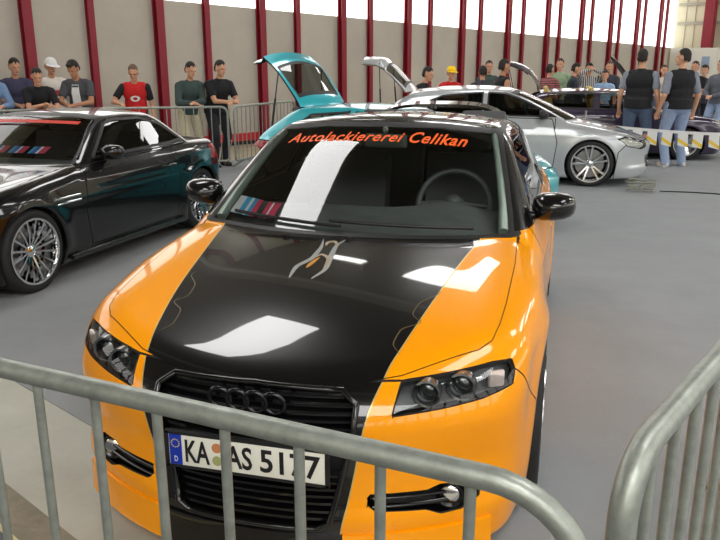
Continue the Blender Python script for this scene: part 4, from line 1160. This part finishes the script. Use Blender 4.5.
def person(label, loc, heading, H_=1.78, lean=0.0, head_pitch=0.0, head_turn=0.0, arms=('down', 'down'), shirt='plain', shirt_mat=None, sleeve='short', sleeve_mat=None,
           trousers=None, shoes=None, hair='short', hair_mat=None, skin=None, extra=None, build=1.0, stance=.0, group=None):
    """standing figure; local axes: faces -y, x to its left; lean tips the trunk forward from the hips"""
    k = H_ / 1.78; sk = skin or M['skin']
    t = thing('person', label, 'person', loc, heading, group)
    V = Vector
    hip = V((0, .0, .93 * k)); tl = R(lean); back = V((0, -math.sin(tl), math.cos(tl)))
    hipx = V((1, 0, 0)); hip = hip + V((0, math.sin(tl) * .22, 0))
    P = lambda u, x=0, f=0: hip + back * (u * k) + V((x * k, 0, 0)) + V((0, -math.cos(tl), -math.sin(tl))) * (f * k)
    chest = P(.33); neck = P(.50); hd_dir = V((0, -math.sin(tl * .55 + R(head_pitch)), math.cos(tl * .55 + R(head_pitch))))
    head = neck + hd_dir * (.185 * k) + V((0, -.015, 0))
    HR_ = Matrix.Rotation(R(head_turn), 3, 'Z') @ Matrix.Rotation(tl * .55 + R(head_pitch), 3, 'X')
    hp = lambda x, y, z: head + HR_ @ V((x * k, y * k, z * k))
    b = build
    body = MB()
    # trunk
    body.ell(P(.02), (.165 * b * k, .115 * b * k, .14 * k)); body.ell(P(.16), (.15 * b * k, .108 * b * k, .16 * k)); body.ell(P(.34), (.175 * b * k, .118 * b * k, .17 * k), Matrix.Rotation(tl, 3, 'X'))
    body.cone(P(.44, .12), .062 * k, P(.44, -.12), .062 * k, 10); body.cone(P(.42), .07 * k, neck + hd_dir * .07 * k, .052 * k, 12)
    # head with brow, nose, chin, ears
    body.ell(hp(0, .01, .03), (.076 * k, .096 * k, .105 * k), HR_, 20, 14); body.ell(hp(0, -.022, -.035), (.060 * k, .068 * k, .082 * k), HR_, 18, 12)
    body.cone(hp(0, -.088, .012), .010 * k, hp(0, -.104, -.020), .014 * k, 8); body.ell(hp(0, -.074, .035), (.052 * k, .02 * k, .012 * k), HR_); body.ell(hp(0, -.078, -.085), (.03 * k, .02 * k, .02 * k), HR_)
    for s in (-1, 1): body.ell(hp(s * .078, .012, -.002), (.012 * k, .022 * k, .034 * k), HR_)
    # legs
    feet = []; tm = MB(); shoe = []
    for s in (-1, 1):
        hj = hip + V((s * .095 * k, 0, -.02 * k)); an = V((s * (.10 + stance) * k, .03 + (.05 if s > 0 else -.03), .085 * k))
        kn, an = limb2(hj, an, .44 * k, .44 * k, (s * .15, -1, 0))
        body.cone(hj, .088 * b * k, kn, .055 * k, 12); body.cone(kn, .055 * k, an, .038 * k, 12); body.ell(kn.lerp(an, .28) + V((0, .018, 0)), (.052 * k, .055 * k, .11 * k))
        toe = V((an.x + s * .03, an.y - .14 * k, .035)); body.cone(an + V((0, .03, -.045 * k)), .036 * k, toe, .030 * k, 10)
        tm.cone(hj + V((0, 0, .03)), .105 * b * k, kn, .074 * k, 12); tm.cone(kn, .074 * k, V((an.x, an.y + .005, .05)), .066 * k, 12)
        sh = MB(); sh.ell(V((an.x + s * .003, an.y + .02, .05)), (.048, .058, .05)); sh.ell(V((toe.x, toe.y + .015, .036)), (.047, .075, .036)); sh.box(V(((an.x + toe.x) / 2, (an.y + toe.y) / 2 + .01, .014)), (.085, .25, .028))
        shoe.append(sh)
    tm.ell(P(.0), (.182 * b * k, .135 * b * k, .15 * k)); tm.ell(P(.06), (.172 * b * k, .126 * b * k, .10 * k))
    # arms
    st = MB(); sl = []; hands = []
    st.ell(P(.08), (.178 * b * k, .132 * b * k, .15 * k)); st.ell(P(.17), (.172 * b * k, .128 * b * k, .17 * k)); st.ell(P(.34), (.192 * b * k, .134 * b * k, .18 * k), Matrix.Rotation(tl, 3, 'X'))
    st.cone(P(.445, .13), .075 * k, P(.445, -.13), .075 * k, 12); st.cone(P(.46), .075 * k, P(.505), .066 * k, 12)
    st.lathe([(.001, .0), (.176 * b * k, .0), (.172 * b * k, .16), (.001, .16)], 'z', c=P(-.06), n=20)
    for i, s in enumerate((1, -1)):
        mode = arms[i]; sj = P(.43, s * .185 * (.6 + .4 * b))
        if mode == 'down': el, ha = sj + V((s * .07, .05, -.29)) * k, sj + V((s * .09, -.06, -.53)) * k
        elif mode == 'hip': el, ha = sj + V((s * .17, .12, -.24)) * k, sj + V((s * .02, -.05, -.42)) * k
        else:
            tgt = {'rail': V((s * .06, -.37, 1.045)), 'rail_in': V((-s * .05, -.39, 1.06)), 'rail_wide': V((s * .22, -.36, 1.05)), 'chest': V((s * .02, -.33, 1.16 * k)), 'camera': head + V((s * .045, -.20, -.01)), 'front': V((s * .05, -.30, 1.02 * k)), 'reach': V((s * .12, -.55, 1.02))}[mode]
            el, ha = limb2(sj, tgt, .30 * k, .27 * k, (s * .8, .35, -.6))
        body.cone(sj, .052 * b * k, el, .040 * k, 12); body.cone(el, .041 * k, ha, .027 * k, 12)
        fd = (ha - el).normalized(); side = fd.cross(V((0, 0, 1)));
        if side.length < .3: side = V((0, 1, 0)).cross(fd)
        side.normalize(); nn = side.cross(fd).normalized()
        palm = ha + fd * .05 * k; body.cone(ha, .026 * k, palm, .030 * k, 10); body.cone(palm + side * .018 * k, .016 * k, palm - side * .018 * k, .016 * k, 8)
        curl = -.55 if mode in ('down', 'hip') else -.35
        for q, (off, ln) in enumerate(((-.027, .062), (-.009, .074), (.009, .070), (.026, .055))):
            p0 = palm + side * off * k + fd * .012 * k; p1 = p0 + (fd + nn * curl * .5).normalized() * ln * .5 * k; p2 = p1 + (fd * .6 + nn * curl).normalized() * ln * .5 * k
            body.cone(p0, .0095 * k, p1, .009 * k, 7); body.cone(p1, .009 * k, p2, .0075 * k, 7)
        th_ = -1 if s * side.x < 0 else 1
        tb = ha + fd * .022 * k + side * (.024 * -th_) * k; body.cone(tb, .012 * k, tb + (fd * .7 + side * -th_ * .6 + nn * curl * .5).normalized() * .052 * k, .009 * k, 7)
        e = {'short': .72, 'half': .9}.get(sleeve)
        a = MB()
        if sleeve == 'long':
            a.cone(sj, .068 * k, el, .056 * k, 12); a.cone(el, .056 * k, el.lerp(ha, .93), .040 * k, 12)
        elif e:
            m_ = sj.lerp(el, e); a.cone(sj, .068 * k, m_, .062 * k, 12, 0, False); a.ell(sj, (.068 * k,) * 3)
        sl.append(a); hands.append(ha)
        if sleeve_mat is None and sleeve != 'none': st.v, st.f, st.m = (lambda o: (st.v + a.v, st.f + [tuple(i + o for i in f_) for f_ in a.f], st.m + a.m))(len(st.v))
    put_mesh(remesh(body, .0085), 'body', sk, t)
    sho = put_mesh(remesh(st, .013, 3), 'shirt', shirt_mat, t)
    if sleeve_mat is not None:
        for a in sl: put_mesh(remesh(a, .013, 2), 'sleeve', sleeve_mat, t)
    tr = put_mesh(remesh(tm, .013, 3), 'trousers', trousers, t)
    for sh in shoe: put_mesh(remesh(sh, .010, 2), 'shoe', shoes or M['black_plastic'], t)
    # hair, eyes, mouth
    if hair in ('short', 'full', 'crop'):
        g = {'short': .006, 'full': .013, 'crop': .003}[hair]
        h = MB(); h.ell(hp(0, .018, .042), ((.076 + g) * k, (.094 + g) * k, (.098 + g) * k), HR_, 20, 14); h.ell(hp(0, .05, .0), ((.072 + g) * k, (.06 + g) * k, (.08 + g) * k), HR_, 16, 10)
        if hair == 'full': h.ell(hp(0, -.05, .105), (.055 * k, .045 * k, .03 * k), HR_)
        me = remesh(h, .009, 1); bm = bmesh.new(); bm.from_mesh(me)
        inv = HR_.inverted()
        dead = []
        for v in bm.verts:
            q = inv @ (v.co - head) / k
            jit = .012 * math.sin(q.x * 130) + .008 * math.sin(q.y * 170)
            if (q.y < -.035 and q.z < .076 + jit) or (q.z < .045 + jit and q.y < .03) or q.z < -.055 + jit: dead.append(v)
        bmesh.ops.delete(bm, geom=dead, context='VERTS'); bm.to_mesh(me); bm.free()
        put_mesh(me, 'hair', hair_mat or M['hair'], t)
    elif hair == 'cap':
        h = MB(); prof = [(.001, .145), (.04, .140), (.07, .118), (.088, .08), (.094, .045), (.092, .045), (.08, .08), (.001, .12)]
        h.lathe([(r * k, z * k) for r, z in prof], 'z', n=24)
        for j in range(len(h.v)): h.v[j] = tuple(hp(0, .008, 0) + HR_ @ V((h.v[j][0], h.v[j][1] * 1.12, h.v[j][2])))
        cp = h.build('cap', hair_mat, t, 60)
        br = MB(); vs = []; n = 11
        for j in range(n):
            a = PI + PI * (j / (n - 1)); 
            for rr, zz in ((.090, .050), (.155 if 1 <= j <= n - 2 else .1, .036)):
                w_ = rr if rr < .1 else .09 + (.075 * math.sin(PI * j / (n - 1)))
                vs.append(hp(w_ * math.cos(a) * .95, w_ * math.sin(a) * 1.12, zz))
        br.add(vs, [(2 * j, 2 * j + 1, 2 * j + 3, 2 * j + 2) for j in range(n - 1)]); br.build('cap_peak', hair_mat, cp, 60)
        hb = MB(); hb.ell(hp(0, .035, -.005), (.081 * k, .072 * k, .06 * k), HR_); hb.build('hair', M['hair_brown'], t, 60)
    for s in (-1, 1):
        e = MB(); e.ell(hp(s * .032, -.083, .016), (.012 * k, .008 * k, .006 * k), HR_, 8, 6); e.build('eye', M['eye'], t, 60)
    mo = MB(); mo.ell(hp(0, -.088, -.055), (.022 * k, .006 * k, .006 * k), HR_, 10, 6); mo.build('mouth', M['lip'], t, 60)
    if extra: extra(dict(root=t, P=P, hp=hp, k=k, hands=hands, shirt=sho, b=b, tl=tl, HR=HR_))
    return t

def cloth(n, rgb, v=None): return mat(n, srgb(*rgb), .85, vary=v or (14, .12), bump=(50, .2))
C_ = dict(black=cloth('black_cotton', (26, 26, 30)), navy=cloth('navy_cotton', (66, 66, 92)), denim_shirt=cloth('blue_denim_shirt', (122, 150, 190)), charcoal=cloth('charcoal_shirt', (78, 80, 86)), white=cloth('white_cotton', (232, 232, 232)),
          red=cloth('red_jersey', (205, 32, 34)), dgreen=cloth('dark_green_knit', (62, 78, 76)), beige=cloth('beige_trousers', (205, 195, 165)), dark=cloth('dark_trousers', (34, 36, 44)), jeans=cloth('blue_jeans', (88, 104, 130)), light_jeans=cloth('light_jeans', (150, 168, 200)),
          grey=cloth('grey_sleeves', (134, 140, 152)), mint=cloth('pale_green_shirt', (150, 172, 140)), teal_dark=cloth('dark_teal_jacket', (40, 52, 62)), pale_blue=cloth('pale_blue_shirt', (150, 180, 215)), slate=cloth('slate_jacket', (98, 102, 112)), cream=cloth('cream_top', (226, 214, 196)),
          yellow=cloth('yellow_cap', (250, 200, 10)), dark_grey=cloth('dark_grey_top', (60, 62, 72)))
def stripes_mat(name, a, b, scale, axis='Z'):
    m = mat(name, a, .85); nt = m.node_tree; p = nt.nodes['Principled BSDF']
    tc = nt.nodes.new('ShaderNodeTexCoord'); w = nt.nodes.new('ShaderNodeTexWave'); w.bands_direction = axis; w.inputs['Scale'].default_value = scale; w.inputs['Distortion'].default_value = .3
    r = nt.nodes.new('ShaderNodeValToRGB'); r.color_ramp.interpolation = 'CONSTANT'; r.color_ramp.elements[0].color = a; r.color_ramp.elements[1].color = b; r.color_ramp.elements[1].position = .55
    nt.links.new(tc.outputs['Object'], w.inputs['Vector']); nt.links.new(w.outputs['Fac'], r.inputs['Fac']); nt.links.new(r.outputs['Color'], p.inputs['Base Color'])
    return m
C_['stripe'] = stripes_mat('black_red_white_stripes', srgb(30, 26, 30), srgb(200, 120, 120), 9.0)
C_['pattern'] = stripes_mat('grey_white_stripes', srgb(90, 92, 100), srgb(215, 210, 205), 7.0, 'X')
C_['band'] = mat('white_red_band', srgb(235, 225, 218), .85)
nt = C_['band'].node_tree; tc = nt.nodes.new('ShaderNodeTexCoord'); sx = nt.nodes.new('ShaderNodeSeparateXYZ'); rp = nt.nodes.new('ShaderNodeValToRGB'); rp.color_ramp.interpolation = 'CONSTANT'
dv = nt.nodes.new('ShaderNodeMath'); dv.operation = 'MULTIPLY'; dv.inputs[1].default_value = .5
while len(rp.color_ramp.elements) < 3: rp.color_ramp.elements.new(.5)
for e_, (p_, c_) in zip(rp.color_ramp.elements, ((0, (235, 225, 218)), (.575, (215, 75, 70)), (.625, (238, 230, 222)))): e_.position = p_; e_.color = srgb(*c_)
nt.links.new(tc.outputs['Object'], sx.inputs[0]); nt.links.new(sx.outputs['Z'], dv.inputs[0]); nt.links.new(dv.outputs[0], rp.inputs['Fac']); nt.links.new(rp.outputs['Color'], nt.nodes['Principled BSDF'].inputs['Base Color'])

def open_front(d):                                       # white T-shirt showing in the open front of a shirt
    m = MB(); vs = []; P, k, b = d['P'], d['k'], d['b']
    for u, w, f in ((-.05, .055, .140), (.08, .062, .146), (.17, .065, .146), (.34, .062, .150), (.45, .05, .105)):
        for x in (-w, -w * .4, w * .4, w): vs.append(P(u, x * b, f * b - abs(x) * .12))
    m.add(vs, [(4 * i + j, 4 * i + j + 1, 4 * i + 5 + j, 4 * i + 4 + j) for i in range(4) for j in range(3)]); m.build('undershirt', C_['white'], d['shirt'], 60)
def jersey(d):                                           # round pale crest on the chest, pale flashes on the shoulders
    P, b = d['P'], d['b']; m = MB(); n = 20; ring = []
    vs = []
    for r in (.030, .062):
        for j in range(n):
            a = 2 * PI * j / n; vs.append(P(.27 + r * .8 * math.sin(a), r * 1.25 * math.cos(a), .142 - .06 * (r * math.cos(a) / .062) ** 2 * .25))
    m.add(vs, [(j, (j + 1) % n, n + (j + 1) % n, n + j) for j in range(n)]); m.build('crest', C_['white'], d['shirt'], 60)
def sleeve_flash(d):
    jersey(d)
    for s in (1,):
        for q in range(3):
            m = MB(); c = d['P'](.36 - q * .055, -.285 * 1.0, .05); m.box(c, (.035, .05, .035), 0, Matrix.Rotation(R(12), 3, 'Y')); m.build('sleeve_flash', C_['white'], d['shirt'], 30, .008)
def watch(d):
    m = MB(); h = d['hands'][0]; m.ell(h, (.034, .034, .026)); m.build('watch', M['chrome'], d['root'], 60)

g, h = (-7.390, 7.722, 0), 0.506; person('person in a pale blue denim shirt at the far left edge by the railing', g, h + .5, 1.74, 16, 10, 10, ('rail', 'rail_wide'), 'plain', C_['denim_shirt'], 'long', None, C_['jeans'], hair='full')
g, h = (-7.359, 8.288, 0), 0.506; person('man in a navy T-shirt, second from the left at the railing', g, h + .3, 1.78, 8, 12, 12, ('rail', 'rail'), 'plain', C_['navy'], 'short', None, C_['dark'], hair='short')
g, h = (-6.843, 8.139, 0), 0.506; person('man in a black T-shirt stooping low over the railing, between navy and grey shirts', g, h + .15, 1.70, 30, 6, 5, ('rail', 'rail_in'), 'plain', C_['black'], 'short', None, C_['dark'], hair='short')
g, h = (-6.998, 8.694, 0), 0.506; person('man in a white cap and a white top with a red band', g, h + .2, 1.78, 4, 12, 25, ('down', 'down'), 'plain', C_['band'], 'long', None, C_['jeans'], hair='cap', hair_mat=C_['white'])
g, h = (-6.422, 8.556, 0), 0.506; person('man in an open charcoal shirt over a white T-shirt, looking down', g, h - .25, 1.77, 12, 24, -14, ('rail', 'rail'), 'plain', C_['charcoal'], 'short', None, C_['dark'], hair='full', extra=open_front, skin=M['skin_tan'])
g, h = (-5.708, 8.997, 0), 0.506; person('man in a red football jersey with dark sleeves and a round white crest', g, h, 1.70, 10, 22, -8, ('down', 'rail_wide'), 'plain', C_['red'], 'short', C_['black'], C_['dark'], hair='crop', hair_mat=M['stubble'], extra=sleeve_flash, build=1.08)
g, h = (-4.928, 9.314, 0), 0.506; person('man in a dark green pullover and beige trousers leaning on the railing', g, h + .3, 1.74, 16, 10, 14, ('rail_in', 'rail'), 'plain', C_['dgreen'], 'long', None, C_['beige'], hair='short')
g, h = (-4.551, 9.569, 0), 0.506; person('heavy man in a black shirt with bare forearms crossed on the railing', g, h + .4, 1.77, 19, 4, 16, ('rail', 'rail_in'), 'plain', C_['black'], 'short', None, C_['dark'], hair='short', build=1.12, extra=watch)

def onlooker(spot, heading, label, **kw): return person(label, (spot[0], spot[1], 0), heading, **kw)
onlooker((-1.566, 11.283), 1.382, 'man in a black shirt bending forward beside the raised silver tailgate', H_=1.72, lean=34, head_pitch=-4, arms=('reach', 'reach'), shirt_mat=C_['black'], sleeve='long', trousers=C_['dark'])
onlooker((-1.129, 12.328), 0.616, 'person in a bright yellow cap and red shirt', H_=1.64, head_pitch=8, arms=('chest', 'chest'), shirt_mat=C_['red'], sleeve='short', trousers=C_['jeans'], hair='cap', hair_mat=C_['yellow'])
onlooker((-0.566, 12.683), -2.943, 'man in a dark grey top seen from behind, left of the black tank top', H_=1.64, head_pitch=10, arms=('front', 'front'), shirt_mat=C_['dark_grey'], sleeve='long', trousers=C_['dark'], hair='full')
onlooker((-0.597, 14.225), 0.223, 'dark-haired man whose head shows above the man in the dark grey top', H_=1.75, arms=('down', 'down'), shirt_mat=C_['dgreen'], sleeve='short', trousers=C_['dark'])
onlooker((-0.136, 11.761), 2.164, 'man in a black tank top with bare tanned arms, facing right', H_=1.76, head_pitch=6, arms=('front', 'down'), shirt_mat=C_['black'], sleeve='none', trousers=C_['jeans'], skin=M['skin_tan'])
onlooker((0.620, 14.854), 2.499, 'person in a black pullover with red stripes behind the purple car', H_=1.68, arms=('front', 'front'), shirt_mat=C_['stripe'], sleeve='long', trousers=C_['dark'])
onlooker((0.821, 15.837), 0.014, 'man in a pale green shirt behind the person in stripes', H_=1.80, head_turn=-15, arms=('down', 'down'), shirt_mat=C_['mint'], sleeve='short', trousers=C_['jeans'], hair_mat=M['hair_brown'])
onlooker((1.117, 14.985), 1.661, 'man in a dark teal jacket looking right over the purple roof', H_=1.70, head_pitch=10, arms=('front', 'front'), shirt_mat=C_['teal_dark'], sleeve='long', trousers=C_['dark'])
def camera_box(d):
    m = MB(); c = (d['hands'][0] + d['hands'][1]) / 2 + Vector((0, -.03, .04)); m.box(c, (.11, .05, .07)); m.tube([c + Vector((0, -.02, 0)), c + Vector((0, -.07, 0))], .026, 12); m.build('camera', M['black_plastic'], d['root'], 40, .006)
onlooker((1.455, 16.004), 0.276, 'person in a grey striped top raising a small camera to the face', H_=1.70, arms=('camera', 'camera'), shirt_mat=C_['pattern'], sleeve='long', trousers=C_['dark'], hair='full')
onlooker((1.903, 16.328), -0.064, 'man in a dark jacket standing behind the person in pale blue', H_=1.74, arms=('front', 'front'), shirt_mat=C_['dark_grey'], sleeve='long', trousers=C_['dark'], hair_mat=M['hair_brown'])
onlooker((1.763, 15.206), -0.101, 'shorter person in a pale blue shirt by the rear of the purple roof', H_=1.55, arms=('down', 'front'), shirt_mat=C_['pale_blue'], sleeve='short', trousers=C_['jeans'], hair='full', hair_mat=M['hair_brown'])
onlooker((2.140, 11.583), 2.895, 'tall man from behind in a black top with grey raglan sleeves, dark jeans', H_=1.92, head_turn=0, arms=('down', 'down'), shirt_mat=C_['black'], sleeve='short', sleeve_mat=C_['grey'], trousers=C_['jeans'], hair='short', build=1.22, stance=.04, shoes=C_['white'])
onlooker((2.757, 11.486), -2.777, 'tall man in a black top with grey sleeves and light blue jeans, facing left', H_=1.92, head_turn=42, arms=('down', 'down'), shirt_mat=C_['black'], sleeve='half', sleeve_mat=C_['grey'], trousers=C_['light_jeans'], hair='short', build=1.18, shoes=C_['cream'], stance=.05)
onlooker((4.011, 15.123), -0.747, 'man in a slate grey jacket and jeans at the right edge', H_=1.78, arms=('front', 'front'), shirt_mat=C_['slate'], sleeve='long', trousers=C_['light_jeans'], hair='short')
onlooker((3.110, 16.748), 0.081, 'fair person in a cream top glimpsed between the two tall men', H_=1.66, arms=('down', 'down'), shirt_mat=C_['cream'], sleeve='short', trousers=C_['jeans'], hair_mat=M['hair_brown'])
onlooker((3.586, 15.632), -0.386, 'man in a black top standing behind the right-hand tall man', H_=1.74, arms=('front', 'front'), shirt_mat=C_['black'], sleeve='short', trousers=C_['dark'])
onlooker((3.897, 16.334), -0.392, 'person in a dark coat beside the white partition', H_=1.66, arms=('front', 'front'), shirt_mat=C_['dark_grey'], sleeve='long', trousers=C_['dark'], hair='full')
# ------------------------------------------------------------------ small things
# printed cards behind the two windscreens
def card(name, label, c, ux, uz, w, h, bands, group=None):
    """thin printed sheet: c lower left corner, ux / uz its edge directions, bands = [(x0, x1, material)] across it"""
    ux, uz = Vector(ux).normalized(), Vector(uz).normalized(); n = ux.cross(uz).normalized(); c = Vector(c)
    ms = []; mb = MB()
    for (a, b, m) in bands:
        if m not in ms: ms.append(m)
        p = [c + ux * (w * a), c + ux * (w * b), c + ux * (w * b) + uz * h, c + ux * (w * a) + uz * h]
        mb.extrude_poly([q - n * .001 for q in p], n * .002, ms.index(m))
    o = mb.build(name, ms, None, 0)
    return tag(o, label, 'card', group)
fA = car_field(A3)
def inside(x, z, gap): return Vector((x, surf_y(fA, x, z, 2.4, .9) + gap, z))
p0, p1, p2 = inside(-.645, .955, .05), inside(-.50, .955, .05), inside(-.60, 1.045, .05)
pw = MB
a0, a1, a2 = inside(-.645, .950, .062), inside(-.53, .945, .062), inside(-.625, 1.035, .062)
card('event_card', 'white, cyan and red printed card at the left foot of the orange car windscreen', a0, a1 - a0, a2 - a0, .165, .125, [(0, .30, M['paper']), (.30, .52, M['cyan']), (.52, .64, M['paper']), (.64, .80, M['cyan']), (.80, 1, M['pink_print'])])
b0, b1, b2 = inside(-.462, .945, .062), inside(-.39, .945, .062), inside(-.44, 1.035, .062)
card('event_card', 'small red printed card just right of the white and cyan card', b0, b1 - b0, b2 - b0, .075, .115, [(0, .35, M['pink_print']), (.35, .5, M['paper']), (.5, 1, M['pink_print'])])
mw = BL.matrix_basis.copy(); mw = Matrix.Translation(BL.location) @ Matrix.Rotation(BL.rotation_euler.z, 4, 'Z')
for x, word in ((-.16, 'leftmost'), (.03, 'middle'), (.22, 'rightmost')):
    cyl = COUPE['length'] / 2
    q = [Vector((xx, surf_y(bf, xx, zz, 2.6, 1.0) + .055 - cyl, zz)) for xx, zz in ((x, .93), (x + .16, .93), (x + .02, 1.02))]
    q = [mw @ v for v in q]
    card('event_card', word + ' of the three blue and red cards behind the black coupe windscreen', q[0], q[1] - q[0], q[2] - q[0], .15, .095, [(0, .18, M['cyan']), (.18, .45, M['blue_print']), (.45, .60, M['paper']), (.60, 1, M['pink_print'])])

# pennant tape strung in front of the two tall men
M['tape'] = mat('white_tape', srgb(225, 225, 225), .6); M['pen_yellow'] = mat('pennant_yellow', srgb(235, 200, 60), .6); M['pen_white'] = mat('pennant_white', srgb(228, 228, 226), .6)
ta, tb = Vector((1.313, 10.953, .715)), Vector((3.551, 10.764, .60)); sag = .03
tl_ = tb - ta
tr = thing('pennant_tape', 'white barrier tape with hanging yellow-striped pennants in front of the two tall men', 'tape', (ta.x, ta.y, 0))
def tp(t): return ta + tl_ * t + Vector((0, 0, -sag * 4 * t * (1 - t)))
mb = MB(); vs = []; n = 30
for i in range(n + 1):
    p = tp(i / n) - Vector((ta.x, ta.y, 0)); vs += [p + Vector((0, 0, .022)), p - Vector((0, 0, .022))]
mb.add(vs, [(2 * i, 2 * i + 1, 2 * i + 3, 2 * i + 2) for i in range(n)]); mb.build('tape', M['tape'], tr, 0)
dx = tl_.normalized(); nrm = Vector((dx.y, -dx.x, 0))
for i in range(10):
    t = .055 + i * .1; c = tp(t) - Vector((ta.x, ta.y, 0)) + nrm * .004; w = .075
    rot = random.uniform(-.12, .12)
    ex = (dx + nrm * rot).normalized(); ez = (Vector((0, 0, -1)) + dx * random.uniform(-.06, .06)).normalized()
    quad = lambda a, b, z0, z1, z2, z3, o: [c + ex * a + ez * z0 + nrm * o, c + ex * b + ez * z1 + nrm * o, c + ex * b + ez * z2 + nrm * o, c + ex * a + ez * z3 + nrm * o]
    m = MB(); m.extrude_poly(quad(-w, w, 0, 0, .235, .205, 0), nrm * -.002); pn = m.build('pennant', M['pen_white'], tr, 0)
    m = MB(); m.extrude_poly(quad(-w, w, .085, .175, .232, .142, .001), nrm * .001); m.build('pennant_stripe', M['pen_yellow'], pn, 0)
# post the tape ends on, out at the right
t = thing('tape_post', 'slim steel post holding the right end of the pennant tape', 'post', (tb.x + .02, tb.y - .01, 0))
m = MB(); m.tube([(0, 0, .02), (0, 0, .92)], .018, 10); m.build('pole', M['steel'], t, 60)
m = MB(); m.lathe([(.001, 0), (.15, 0), (.15, .015), (.03, .035), (.001, .035)], 'z', n=24); m.build('base', M['steel'], t, 40)
t = thing('tape_post', 'slim steel post beyond the silver bonnet where the pennant tape starts', 'post', (ta.x - .02, ta.y + .01, 0))
m = MB(); m.tube([(0, 0, .02), (0, 0, .92)], .018, 10); m.build('pole', M['steel'], t, 60)
m = MB(); m.lathe([(.001, 0), (.15, 0), (.15, .015), (.03, .035), (.001, .035)], 'z', n=24); m.build('base', M['steel'], t, 40)

# coil of pale hose and a cable on the carpet by the silver nose
rng = random.Random(4)
pts = []
for i in range(70):
    a = i * .33; r = .16 + .05 * math.sin(i * .7) + .03 * math.sin(i * 1.9)
    pts.append(Vector((1.99 + r * .85 * math.cos(a), 8.56 + r * .5 * math.sin(a), .014 + .15 * (i / 70) + .02 * math.sin(i * .9) ** 2)))
m = MB(); m.tube(pts, .011, 6); tag(m.build('hose_coil', mat('pale_hose', srgb(150, 150, 138), .5), None, 60), 'tangled coil of pale hose on the carpet by the silver car nose', 'hose')
m = MB(); pts = [Vector((2.24, 8.62, .012)), Vector((2.55, 8.66, .009)), Vector((2.9, 8.62, .009)), Vector((3.3, 8.3, .009)), Vector((3.8, 8.05, .009)), Vector((4.6, 7.9, .009))]
fx = [pchip([(i, p[j]) for i, p in enumerate(pts)]) for j in range(3)]; tt = np.linspace(0, 5, 50)
m.tube([Vector((float(fx[0](q)), float(fx[1](q)), float(fx[2](q)))) for q in tt], .008, 6)
tag(m.build('cable', M['black_plastic'], None, 60), 'thin dark cable running right across the carpet from the hose coil', 'cable')

# stand counter behind the tall men
t = thing('stand_counter', 'orange topped counter behind the man in light jeans', 'counter', H(19.2, 8.6), math.atan2(U.y, U.x))
m = MB(); m.box((0, 0, .52), (.5, 2.4, 1.04)); m.build('counter_body', M['white_panel'], t, 0)
m = MB(); m.box((0, 0, 1.14), (.62, 2.5, .2)); m.build('counter_top', mat('orange_wood', srgb(216, 140, 78), .5), t, 0, .01)
# ------------------------------------------------------------------ camera
cam = bpy.data.cameras.new('camera'); co = bpy.data.objects.new('camera', cam); COL.objects.link(co)
yaw, pit, foc = -.2565, .269, 745.0
fw = Vector((math.sin(yaw) * math.cos(pit), math.cos(yaw) * math.cos(pit), -math.sin(pit)))
rt = Vector((math.cos(yaw), -math.sin(yaw), 0)); up = rt.cross(fw)
mt = Matrix((( rt.x, up.x, -fw.x, .875), (rt.y, up.y, -fw.y, -1.93), (rt.z, up.z, -fw.z, 1.64), (0, 0, 0, 1)))
co.matrix_world = mt
cam.sensor_width = 36; cam.lens = 36 * foc / 720; cam.clip_start = .02; cam.clip_end = 300
SC.camera = co
SC.view_settings.view_transform = 'Standard'; SC.view_settings.look = 'None'
SC.view_settings.exposure = 0.0; SC.view_settings.gamma = 1
SC.view_settings.use_curve_mapping = False
